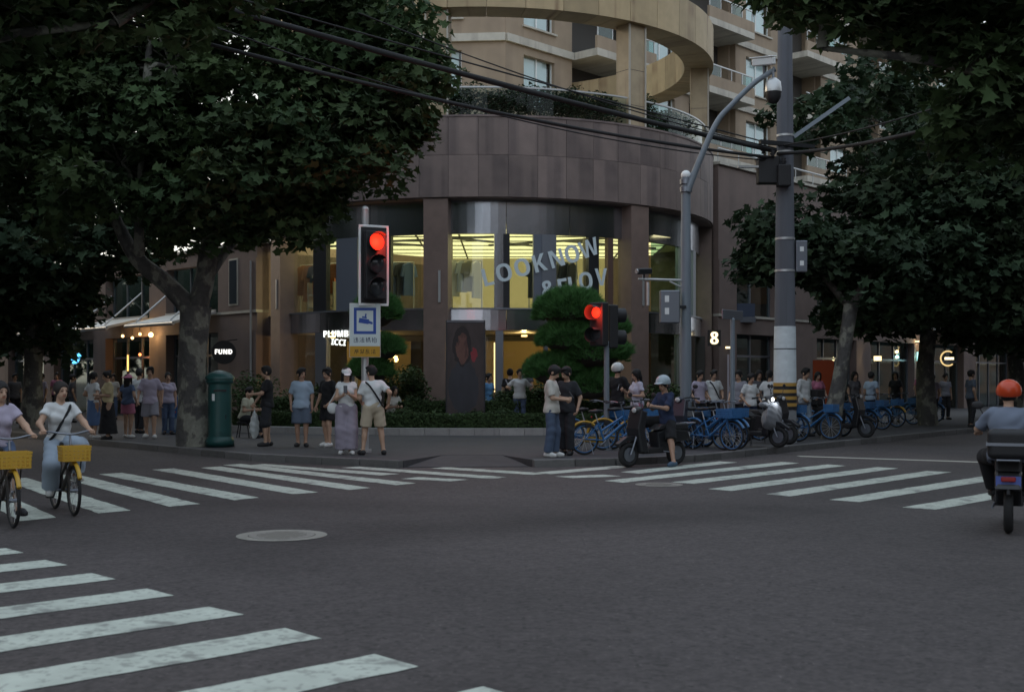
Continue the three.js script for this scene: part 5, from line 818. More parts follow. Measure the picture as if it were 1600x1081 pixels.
person('person in lilac tee behind the blue sandwich board', { pos: onWalk(262, 679), yaw: 0.4, height: 1.62, female: true, hair: 'tail', top: { mat: C.lilac, hem: -0.05 }, bottom: { mat: C.denim, len: 1.9 }, shoes: shoeDark, group: L30 });
person('person in pale tee just left of the plane tree trunk', { pos: onWalk(287, 676), yaw: -0.6, height: 1.66, top: { mat: C.white, hem: -0.05 }, bottom: { mat: C.grey, len: 0.9, wide: 0.03 }, shoes: shoeWhite, group: L30 });
const DIM = 'people in the dark left street';
for (const [px, d, yaw, t, b, lab] of [[22, 40, 0.6, C.dull, C.black, 'dim figure in grey at the far left edge of the street'], [48, 42, 2.8, C.charcoal, C.denim, 'dim figure in dark top left of the seated cyclist'], [64, 39, -0.4, C.lilac, C.black, 'dim figure in lilac behind the cyclist in white'], [112, 41, 2.2, C.dull, C.slate, 'dim figure in grey right behind the cyclist in white'], [88, 46, 0.2, C.pink, C.black, 'far dim figure in pink in the dark left street'], [176, 44, 0.3, C.offwhite, C.denim, 'far figure in off-white before the left shop door']]) { const q = at(px, 600, d).setY(WALK); person(lab, { pos: q, yaw, height: 1.6 + (px % 7) * 0.02, cell: 0.03, top: { mat: t, hem: -0.06 }, bottom: { mat: b, len: 1.9 }, shoes: shoeDark, female: px % 3 === 0, hair: px % 3 === 0 ? 'long' : 'short', group: DIM }); }
// on the terrace behind the hedge
const TR = 'people on the shop terrace';
person('man in white tee facing the road on the terrace, arms out', { pos: at(812, 600, 33.6).setY(WALK + 0.1), yaw: 0.1, height: 1.62, wide: 1.1, hands: [[0.32, 1.15, 0.2], [-0.34, 1.18, 0.16]], top: { mat: C.white, hem: -0.06, sleeve: 0.8 }, bottom: { mat: C.denim, len: 1.9 }, shoes: shoeDark, group: TR });
person('person in black with backpack straps left of the terrace man in white', { pos: at(797, 600, 35.2).setY(WALK), yaw: 3.0, height: 1.74, top: { mat: C.black, hem: -0.06 }, bottom: { mat: C.charcoal, len: 1.9 }, shoes: shoeDark, hair: 'bun', strap: { side: 1, z: -1, mat: C.grey }, group: TR });
person('person in dark top right behind the terrace man in white', { pos: at(821, 600, 35.6).setY(WALK + 0.12), yaw: 2.7, height: 1.76, top: { mat: C.dull, hem: -0.06 }, bottom: { mat: C.charcoal, len: 1.9 }, shoes: shoeDark, group: TR });
person('person in bright blue half behind the poster pillar', { pos: at(763, 600, 34.6).setY(WALK), yaw: 0.8, height: 1.6, top: { mat: cloth(0.12, 0.28, 0.5), hem: -0.1 }, bottom: { mat: C.paleJeans, len: 1.9 }, shoes: shoeDark, group: TR });
const sit = (label, px, d, yaw, t, b, more = {}) => person(label, { pos: at(px, 600, d).setY(WALK), yaw, height: 1.66, pelvis: [0, 0.52, 0], lean: 0.25, hands: [[0.12, 0.72, 0.38], [-0.12, 0.72, 0.38]], feet: [[0.12, 0.07, 0.42], [-0.12, 0.07, 0.42]], top: { mat: t, hem: -0.05 }, bottom: { mat: b, len: 1.85 }, shoes: shoeDark, group: TR, ...more });
const stool = (label, px, d) => { const g = thing('stool', label, 'stool', at(px, 600, d).setY(WALK)); mesh('seat', cyl(0.18, 0.18, 0.04, 0, 0.36, 0, 18), M.darkMetal, g); for (const [x, z] of [[1, 1], [1, -1], [-1, 1], [-1, -1]]) mesh('leg', bar(V(x * 0.16, 0, z * 0.16), V(x * 0.1, 0.37, z * 0.1), 0.015), M.darkMetal, g); };
sit('person in cream top seated low by the hedge left of the man in black', 381, 30.5, 1.2, cloth(0.5, 0.5, 0.38), C.charcoal); stool('stool under the seated person in cream', 381, 30.5);
sit('person in off-white seated behind the man in the white tee', 612, 33.8, 0.6, C.offwhite, C.charcoal, { hair: 'long', female: true }); stool('stool under the seated person in off-white', 612, 33.8);
// right of the middle, among the bicycles
const RT = 'people by the parked bicycles';
person('person in dark jacket and white helmet with back turned beside the short signal post', { pos: onWalk(965, 692), yaw: 2.5, height: 1.78, hands: [[0.26, 0.95, 0.12], [-0.16, 1.2, 0.3]], grip: 'hold', top: { mat: C.black, hem: -0.1, sleeve: 1.9 }, bottom: { mat: C.charcoal, len: 1.9 }, shoes: shoeDark, hat: 'helmet', hatMat: std(lin(0.6, 0.62, 0.6), 0.25), group: RT });
const lw = person('woman with long dark hair in lilac-white tee holding up a bright phone', { pos: onWalk(996, 694), yaw: -1.2, height: 1.66, female: true, hair: 'long', head: [0.25, 0], hands: [[0.12, 1.12, 0.2], [-0.1, 1.25, 0.32]], grip: 'hold', top: { mat: cloth(0.5, 0.48, 0.58), hem: -0.05 }, bottom: { mat: C.pink, len: 1.9 }, shoes: shoeDark, group: RT });
phone('bright phone held up by the woman in lilac-white', lw.wrist[1].clone().add(V(-0.07, 0.06, 0.0)), 0.6, 0.3, true);
for (const [px, py, yaw, h, t, b, hair, lab] of [[1093, 680, 0.5, 1.66, C.lilac, C.charcoal, 'short', 'person in lilac tee just right of the camera pole'], [1115, 679, 0.2, 1.68, C.white, C.black, 'short', 'person in white tee with dark bag strap in front of the pale door'], [1155, 684, -0.6, 1.66, C.grey, C.charcoal, 'short', 'person in grey tee behind the covered delivery moped'], [1173, 686, 0.4, 1.58, C.white, C.navy, 'short', 'person in white tee behind the moped headlamp'], [1202, 683, 2.6, 1.66, C.white, C.slate, 'tail', 'person in white tee half hidden by the striped utility pole'], [1258, 682, 0.7, 1.72, C.white, C.paleJeans, 'short', 'person in white long-sleeved top right of the utility pole'], [1186, 676, 0.1, 1.68, C.dull, C.black, 'long', 'person in dark top farther back left of the utility pole'], [1278, 668, 0.2, 1.66, C.pink, C.black, 'long', 'person in pink before the orange-red standing board']])
  person(lab, { pos: onWalk(px, py), yaw, height: h, cell: 0.026, hands: [[0.2, 1.0, 0.18], [-0.22, 0.95, 0.14]], head: [0.2, 0], top: { mat: t, hem: -0.06, sleeve: px === 1258 ? 1.9 : 0.7 }, bottom: { mat: b, len: 1.9 }, shoes: shoeDark, hair, female: hair !== 'short', strap: px === 1115 ? { side: -1, z: 1, mat: C.black } : undefined, group: RT });
const FR = 'people in the dark right street';
for (const [px, d, yaw, t, b, lab] of [[1336, 38, 0.3, C.dull, C.slate, 'dim person in grey behind the leaning tree'], [1362, 36, 2.4, C.paleBlue, C.black, 'dim person in pale blue right of the leaning tree'], [1400, 41, -0.4, C.charcoal, C.denim, 'dim person in dark top in the middle of the right street'], [1438, 44, 0.5, C.pink, C.black, 'dim person in dull pink under the far strip lights'], [1458, 40, 2.9, C.lilac, C.black, 'dim person in lilac beside a small bright lamp'], [1478, 44, 0.1, C.grey, C.charcoal, 'dim person in grey under the round yellow sign'], [1518, 37, 1.8, C.slate, C.charcoal, 'person in slate blue near the right edge behind the orange-helmeted rider']])
  person(lab, { pos: at(px, 600, d).setY(WALK), yaw, height: 1.6 + (px % 9) * 0.018, cell: 0.03, top: { mat: t, hem: -0.06 }, bottom: { mat: b, len: 1.9 }, shoes: shoeDark, female: px % 4 === 0, hair: px % 4 === 0 ? 'long' : 'short', group: FR });
// ---------------------------------------------------------------- bicycles and mopeds
function makeBike(frameMat, basketMat, accent, label, ridden) {   // forward is +z, wheels on y = 0
  const g = new THREE.Group(); g.name = 'shared_bicycle'; tag(g, label, 'bicycle');
  const R = 0.325, ra = V(0, R, -0.5), fa = V(0, R, 0.54), bb = V(0, 0.29, -0.06);
  const wheel = (name, c) => {
    const w = new THREE.Group(); w.name = name; w.position.copy(c); g.add(w);
    const ty = new THREE.TorusGeometry(R - 0.022, 0.022, 8, 36); ty.rotateY(Math.PI / 2); mesh('tyre', ty, M.rubber, w);
    const rm = new THREE.TorusGeometry(R - 0.05, 0.012, 6, 36); rm.rotateY(Math.PI / 2); mesh('rim', rm, frameMat, w);
    const sp = []; for (let k = 0; k < 14; k++) { const a = k / 14 * Math.PI * 2; sp.push(bar(V(k % 2 ? 0.03 : -0.03, 0, 0), V(0, Math.sin(a) * (R - 0.05), Math.cos(a) * (R - 0.05)), 0.0028, 0.0028, 4)); } mesh('spokes', sp, M.galvanised, w); mesh('hub', bar(V(-0.05, 0, 0), V(0.05, 0, 0), 0.026, 0.026, 10), M.greySteel, w);
  };
  wheel('rear_wheel', ra); wheel('front_wheel', fa);
  const ht = V(0, 0.9, 0.36), hb = V(0, 0.66, 0.42), st = V(0, 0.66, -0.2);
  mesh('frame', [bar(hb, bb, 0.03, 0.03, 8), bar(hb.clone().lerp(ht, 0.5), V(0, 0.48, -0.13), 0.022, 0.022, 8), bar(bb, st, 0.022, 0.022, 8), bar(ht, hb, 0.026, 0.026, 8), ...[-1, 1].flatMap((s) => [bar(bb.clone().setX(s * 0.03), ra.clone().setX(s * 0.06), 0.013), bar(st.clone().setX(s * 0.02).setY(0.6), ra.clone().setX(s * 0.06), 0.012)])], frameMat, g);
  mesh('fork', [bar(hb, V(0, 0.6, 0.44), 0.022), ...[-1, 1].map((s) => bar(V(s * 0.045, 0.6, 0.44), fa.clone().setX(s * 0.05), 0.016, 0.012)), bar(V(-0.045, 0.6, 0.44), V(0.045, 0.6, 0.44), 0.018)], frameMat, g);
  const arc = (c, r, a0, a1) => { const pts = []; for (let k = 0; k <= 8; k++) { const a = lerp(a0, a1, k / 8); pts.push(V(0, c.y + Math.sin(a) * r, c.z + Math.cos(a) * r)); } return sweep(pts, [0.028], 6, 16); };
  mesh('mudguard', arc(ra, R + 0.03, 0.9, 3.0), accent, g); mesh('mudguard', arc(fa, R + 0.03, 0.5, 2.2), accent, g);
  mesh('seat_post', bar(st, V(0, 0.86, -0.265), 0.014), M.galvanised, g);
  const sdl = surface([ell(V(0, 0.885, -0.31), 0.095, 0.035, 0.1), bone(V(0, 0.89, -0.25), V(0, 0.892, -0.1), 0.045, 0.025)], 0.014, 0.03); mesh('saddle', sdl, M.black, g);
  mesh('stem', bar(ht, V(0, 1.04, 0.325), 0.015), M.greySteel, g);
  const hbar = mesh('handlebar', sweep([V(-0.3, 1.06, 0.16), V(-0.24, 1.075, 0.26), V(-0.1, 1.05, 0.33), V(0, 1.04, 0.335), V(0.1, 1.05, 0.33), V(0.24, 1.075, 0.26), V(0.3, 1.06, 0.16)], [0.013], 7, 24), M.greySteel, g);
  for (const s of [-1, 1]) { mesh('grip', bar(V(s * 0.27, 1.068, 0.22), V(s * 0.305, 1.058, 0.12), 0.02, 0.02, 8), M.black, hbar); mesh('brake_lever', bar(V(s * 0.235, 1.05, 0.28), V(s * 0.3, 1.035, 0.2), 0.007), M.greySteel, hbar); }
  // basket of slats
  const bk = []; for (const y of [0, 0.045, 0.09, 0.135, 0.17]) { const k = 1 + y * 0.5; for (const s of [-1, 1]) bk.push(box(0.33 * k, 0.026, 0.012, 0, 0.72 + y, 0.56 + s * 0.12 * k), box(0.012, 0.026, 0.24 * k, s * 0.165 * k, 0.72 + y, 0.56)); }
  for (let k = -3; k <= 3; k++) for (const s of [-1, 1]) bk.push(box(0.02, 0.185, 0.009, k * 0.052, 0.80, 0.56 + s * 0.13)); for (let k = -2; k <= 2; k++) for (const s of [-1, 1]) bk.push(box(0.009, 0.185, 0.02, s * 0.172, 0.80, 0.56 + k * 0.052));
  bk.push(box(0.32, 0.012, 0.23, 0, 0.715, 0.56)); mesh('basket', bk, basketMat, g); mesh('basket_stay', [bar(V(0.1, 0.72, 0.5), fa.clone().setX(0.055), 0.008), bar(V(-0.1, 0.72, 0.5), fa.clone().setX(-0.055), 0.008)], frameMat, g);
  const cr = mesh('crank', [bar(V(0.09, 0.29, -0.06), V(0.09, 0.29 + 0.1, 0.07), 0.012), bar(V(-0.09, 0.29, -0.06), V(-0.09, 0.19, -0.19), 0.012), bar(V(-0.09, 0.29, -0.06), V(0.09, 0.29, -0.06), 0.02)], M.greySteel, g); mesh('pedal', [box(0.09, 0.022, 0.07, 0.14, 0.39, 0.07)], M.black, cr); mesh('pedal', [box(0.09, 0.022, 0.07, -0.14, 0.19, -0.19)], M.black, cr);
  mesh('chain_guard', flatBar(bb.clone().setX(0.07), ra.clone().setX(0.07), 0.02, 0.11), accent, g); mesh('lock_box', rbox(0.07, 0.1, 0.13, 0.015, 0, 0.6, -0.42), M.black, g); mesh('kickstand', ridden ? bar(V(-0.08, 0.3, -0.42), V(-0.1, 0.29, -0.7), 0.01) : bar(V(-0.08, 0.3, -0.42), V(-0.17, 0.02, -0.38), 0.01), M.greySteel, g); mesh('rear_light', rbox(0.05, 0.04, 0.03, 0.008, 0, 0.72, -0.76), std(lin(0.4, 0.02, 0.02), 0.3), g);
  return g;
}
const blueFrame = std(lin(0.03, 0.14, 0.33), 0.4), blueBasket = std(lin(0.04, 0.15, 0.34), 0.5), yellow = std(lin(0.50, 0.30, 0.03), 0.45), yellowBasket = std(lin(0.55, 0.33, 0.04), 0.5), darkFrame = std(lin(0.045, 0.04, 0.035), 0.4), whiteGuard = std(lin(0.35, 0.42, 0.5), 0.4);
const blueBike = makeBike(blueFrame, blueBasket, blueFrame, ''), yellowBike = makeBike(darkFrame, yellowBasket, yellow, '', true), mixBike = makeBike(blueFrame, blueBasket, yellow, '');
let bikeNo = 0;
const placeBike = (proto, label, pos, yaw, group, s = 0.95) => { const c = proto.clone(); c.scale.setScalar(s); c.name = numbered('shared_bicycle'); c.position.copy(pos); c.rotation.y = yaw; c.userData = { label, category: 'bicycle' }; if (group) c.userData.group = group; scene.add(c); bikeNo++; return c; };

// two riders coming from the left
const bikeA = ground(99, 800), yawA = 0.58;
placeBike(yellowBike, 'shared bicycle with yellow basket ridden by the woman in white top', bikeA, yawA, undefined, 0.91);
person('woman with shoulder straps in white top and pale jeans riding the yellow-basket bicycle', { pos: bikeA, yaw: yawA, height: 1.547, cell: 0.014, female: true, skin: 0, pelvis: [0, 0.94, -0.27], lean: 0.16, head: [0.02, 0.25], hands: [[0.29, 1.09, 0.14], [-0.29, 1.09, 0.14]], grip: 'grip', palm: [[0, -1, 0], [0, -1, 0]], handDir: [[0.1, -0.1, 1], [-0.1, -0.1, 1]], feet: [[0.13, 0.475, 0.05], [-0.13, 0.275, -0.2]], kneeOut: 0.2, top: { mat: C.white, hem: 0.0, sleeve: 0.55 }, bottom: { mat: C.paleJeans, len: 1.85, wide: 0.045 }, shoes: shoeWhite, hair: 'tail', hairMat: brownHair, strap: { side: 1, z: 1, mat: C.black } });
const bikeB = ground(4, 818), yawB = 0.6;
placeBike(yellowBike, 'shared bicycle with yellow basket cut off by the left edge', bikeB, yawB, undefined, 0.91);
person('woman in pale top and denim shorts riding at the left edge', { pos: bikeB, yaw: yawB, height: 1.547, cell: 0.014, female: true, pelvis: [0, 0.94, -0.27], lean: 0.14, head: [0.05, 0.3], hands: [[0.29, 1.09, 0.14], [-0.29, 1.09, 0.14]], grip: 'grip', palm: [[0, -1, 0], [0, -1, 0]], handDir: [[0.1, -0.1, 1], [-0.1, -0.1, 1]], feet: [[0.16, 0.12, 0.12], [-0.13, 0.275, -0.2]], kneeOut: 0.2, top: { mat: C.lilac, hem: 0.0, sleeve: 0.5 }, bottom: { mat: C.denim, len: 0.6, wide: 0.03 }, shoes: shoeDark, hair: 'long' });

// parked shared bicycles by the corner
const PB = 'shared bicycles parked along the kerb';
for (const [p, px, py, yaw, lab] of [
  [mixBike, 948, 710, 1.95, 'blue shared bicycle with yellow guards nearest the kerb corner'], [blueBike, 925, 703, 2.05, 'leftmost blue shared bicycle behind the dark-clothed person'], [mixBike, 978, 703, 1.7, 'blue and yellow shared bicycle behind the black moped'], [blueBike, 1000, 697, 1.85, 'blue shared bicycle beneath the woman holding a phone'], [blueBike, 1062, 698, 1.5, 'blue shared bicycle behind the helmeted rider'],
  [blueBike, 1098, 702, 0.9, 'blue shared bicycle just right of the camera pole'], [blueBike, 1112, 703, 0.75, 'blue shared bicycle in the middle of three by the thin post'], [blueBike, 1127, 700, 0.6, 'blue shared bicycle against the thin sign post'],
  [blueBike, 1216, 689, 0.9, 'blue shared bicycle leaning behind the striped utility pole'], [blueBike, 1268, 686, 0.85, 'blue shared bicycle left of the leaning tree'], [blueBike, 1290, 681, 0.7, 'blue shared bicycle directly before the leaning tree'],
  [blueBike, 1330, 676, 0.8, 'dim blue bicycle right of the leaning tree'], [blueBike, 1352, 671, 0.85, 'dim blue bicycle second right of the leaning tree'], [mixBike, 1378, 667, 0.75, 'dim blue and yellow bicycle in the shade of the right street'], [blueBike, 1404, 663, 0.8, 'dim blue bicycle farther along the right kerb'], [blueBike, 1440, 659, 0.85, 'farthest dim blue bicycle along the right kerb']])
  placeBike(p, lab, onWalk(px, py), yaw, PB);

function makeMoped(body, seatMat, o = {}) {   // step-through electric moped, forward +z
  const g = new THREE.Group(); g.name = 'electric_moped';
  const R = 0.23, fa = V(0, R, 0.62), ra = V(0, R, -0.55);
  for (const [name, c] of [['rear_wheel', ra], ['front_wheel', fa]]) { const w = new THREE.Group(); w.name = name; w.position.copy(c); g.add(w); const t = new THREE.TorusGeometry(R - 0.05, 0.05, 10, 28); t.rotateY(Math.PI / 2); mesh('tyre', t, M.rubber, w); const h = new THREE.CylinderGeometry(0.13, 0.13, 0.07, 18); h.rotateZ(Math.PI / 2); mesh('hub', h, M.greySteel, w); }
  const side = (pts, w, bevel, mat, name) => { const s = new THREE.Shape(); pts.forEach(([z, y], i) => i ? s.lineTo(z, y) : s.moveTo(z, y)); const q = new THREE.ExtrudeGeometry(s, { depth: w, bevelEnabled: true, bevelSize: bevel, bevelThickness: bevel, bevelSegments: 2 }); q.translate(0, 0, -w / 2); q.rotateY(-Math.PI / 2); return mesh(name, q, mat, g); };
  side([[-0.78, 0.5], [-0.72, 0.62], [-0.2, 0.66], [0.0, 0.6], [-0.04, 0.34], [-0.3, 0.3], [-0.42, 0.46], [-0.66, 0.48]], 0.2, 0.03, body, 'rear_body');
  side([[-0.1, 0.26], [0.34, 0.26], [0.36, 0.32], [-0.08, 0.33]], 0.26, 0.02, M.black, 'floorboard');
  side([[0.3, 0.28], [0.42, 0.3], [0.5, 0.7], [0.42, 1.0], [0.34, 0.98], [0.4, 0.66]], 0.3, 0.03, body, 'leg_shield');
  side([[0.36, 0.44], [0.5, 0.5], [0.68, 0.49], [0.86, 0.4], [0.88, 0.43], [0.7, 0.54], [0.46, 0.56]], 0.09, 0.015, body, 'front_mudguard');
  side([[-0.74, 0.68], [-0.7, 0.75], [-0.4, 0.745], [-0.1, 0.74], [0.0, 0.68]], 0.2, 0.03, seatMat, 'seat');
  mesh('fork', [bar(V(0.07, 0.62, 0.46), fa.clone().setX(0.07), 0.02), bar(V(-0.07, 0.62, 0.46), fa.clone().setX(-0.07), 0.02), bar(V(0, 0.6, 0.46), V(0, 1.0, 0.36), 0.025)], M.greySteel, g);
  const hb = mesh('handlebar', sweep([V(-0.34, 1.06, 0.2), V(-0.2, 1.08, 0.32), V(0, 1.05, 0.37), V(0.2, 1.08, 0.32), V(0.34, 1.06, 0.2)], [0.014], 7, 20), M.black, g);
  for (const s of [-1, 1]) { mesh('grip', bar(V(s * 0.27, 1.07, 0.27), V(s * 0.355, 1.055, 0.17), 0.02, 0.02, 8), M.black, hb); mesh('mirror_stem', bar(V(s * 0.2, 1.08, 0.32), V(s * 0.3, 1.28, 0.3), 0.007), M.black, hb); const e = new THREE.SphereGeometry(0.06, 12, 8); e.scale(1.1, 0.75, 0.25); e.translate(s * 0.32, 1.31, 0.3); mesh('mirror', e, M.black, hb); }
  const hd = surface([ell(V(0, 1.03, 0.4), 0.11, 0.075, 0.09)], 0.02, 0.02); mesh('headlamp_shell', hd, body, g); const ln = new THREE.SphereGeometry(0.06, 14, 8); ln.scale(1, 0.8, 0.4); ln.translate(0, 1.03, 0.485); mesh('headlamp', ln, o.lit ? glow(0.9, 0.95, 1, 2.2) : std(lin(0.5, 0.5, 0.5), 0.15), g);
  if (o.lit) { const l = new THREE.PointLight(lin(0.9, 0.95, 1), 0.22); l.position.set(0, 1.03, 0.6); l.castShadow = true; l.shadow.radius = 3; g.add(l); }
  mesh('tail_light', rbox(0.14, 0.05, 0.04, 0.012, 0, 0.58, -0.82), std(lin(0.35, 0.02, 0.02), 0.3), g); mesh('rack', [bar(V(-0.1, 0.76, -0.6), V(-0.1, 0.78, -0.95), 0.012), bar(V(0.1, 0.76, -0.6), V(0.1, 0.78, -0.95), 0.012), bar(V(-0.1, 0.78, -0.95), V(0.1, 0.78, -0.95), 0.012)], M.greySteel, g);
  const plate = mesh('number_plate', rbox(0.24, 0.13, 0.012, 0.004, 0, 0.42, -0.86), o.plate || std(lin(0.45, 0.47, 0.5), 0.5), g); plate.rotation.x = 0.15; mesh('plate_arm', bar(V(0, 0.42, -0.85), V(0, 0.52, -0.74), 0.02), M.black, g); mesh('side_stand', o.ridden ? bar(V(0.14, 0.27, -0.1), V(0.16, 0.25, -0.42), 0.014) : bar(V(0.14, 0.28, -0.1), V(0.24, 0.01, -0.16), 0.014), M.greySteel, g);
  if (o.box) { mesh('delivery_box', rbox(0.42, 0.4, 0.42, 0.03, 0, 1.0, -0.8), o.box, g); }
  return g;
}
const putMoped = (g, label, pos, yaw) => { g.name = numbered('electric_moped'); tag(g, label, 'moped'); g.position.copy(pos); g.rotation.y = yaw; scene.add(g); return g; };
const blackPaint = std(lin(0.02, 0.021, 0.024), 0.3), quilt = std(lin(0.22, 0.23, 0.25), 0.95);
// black moped with the rider in navy at the kerb
const mA = ground(1022, 728), yA = -0.95;
putMoped(makeMoped(blackPaint, M.black, { ridden: true }), 'black electric moped facing left at the kerb under the rider in navy', mA, yA);
person('rider in navy top and pale grey helmet sitting on the black moped, foot down', { pos: mA, yaw: yA, height: 1.7, cell: 0.017, pelvis: [0, 0.84, -0.32], lean: 0.1, head: [0.3, 0.2], hands: [[0.1, 1.1, 0.1], [-0.06, 1.12, 0.08]], grip: 'hold', feet: [[0.42, 0.075, -0.1], [-0.14, 0.4, 0.16]], kneeOut: 0.4, top: { mat: C.navy, hem: -0.08, sleeve: 0.85 }, bottom: { mat: C.black, len: 0.95, wide: 0.03 }, shoes: std(lin(0.05, 0.09, 0.14), 0.6), hat: 'helmet', hatMat: std(lin(0.35, 0.42, 0.46), 0.25), skin: 1 });
// covered delivery moped, parked mopeds
const mB = onWalk(1176, 698); putMoped(makeMoped(blackPaint, M.black, { lit: true }), 'parked moped with grey quilted apron and a bright headlamp', mB, 0.9);
{ const q = thing('quilted_apron', 'grey quilted wind apron draped over the parked moped front', 'apron', mB, 0.9); mesh('quilt', surface([ell(V(0, 0.68, 0.52), 0.36, 0.28, 0.07), ell(V(0, 0.6, 0.42), 0.3, 0.26, 0.14), bone(V(-0.36, 0.92, 0.4), V(0.36, 0.92, 0.4), 0.06, 0.06)], 0.022, 0.08, 0.006, 1), quilt, q); }
putMoped(makeMoped(blackPaint, M.black), 'dark parked moped left of the utility pole base', onWalk(1196, 693), 0.8);
putMoped(makeMoped(std(lin(0.03, 0.035, 0.05), 0.35), M.black), 'dark parked moped right of the helmeted rider', onWalk(1075, 700), -0.6);
putMoped(makeMoped(blackPaint, M.black, { box: M.black }), 'dim moped with a box in the shade beyond the leaning tree', onWalk(1318, 683), 0.85);
// rider leaving at the right edge
const mR = ground(1577, 824), yR = 2.75;
putMoped(makeMoped(blackPaint, M.black, { ridden: true, plate: std(lin(0.05, 0.10, 0.42), 0.4) }), 'dark moped with a blue plate leaving at the right edge', mR, yR);
person('rider in grey-blue tee and orange helmet seen from behind at the right edge', { pos: mR, yaw: yR, height: 1.62, cell: 0.016, wide: 1.2, pelvis: [0, 0.86, -0.34], lean: 0.3, head: [0.1, 0.1], hands: [[0.31, 1.08, 0.2], [-0.31, 1.08, 0.2]], grip: 'grip', palm: [[0, -1, 0], [0, -1, 0]], handDir: [[0.1, -0.1, 1], [-0.1, -0.1, 1]], feet: [[0.15, 0.4, 0.18], [-0.15, 0.4, 0.18]], kneeOut: 0.4, top: { mat: cloth(0.16, 0.19, 0.25), hem: -0.1, sleeve: 0.85, loose: 0.035 }, bottom: { mat: C.black, len: 1.9, wide: 0.02 }, shoes: shoeDark, hat: 'helmet', hatMat: std(lin(0.55, 0.06, 0.015), 0.3) });
{ const b = thing('fuel_can_bag', 'dark bag strapped behind the orange-helmeted rider', 'bag', mR, yR); mesh('bag', rbox(0.4, 0.3, 0.3, 0.06, 0, 0.94, -0.82), M.black, b); mesh('strap', box(0.42, 0.03, 0.31, 0, 0.94, -0.82), M.greySteel, b); }
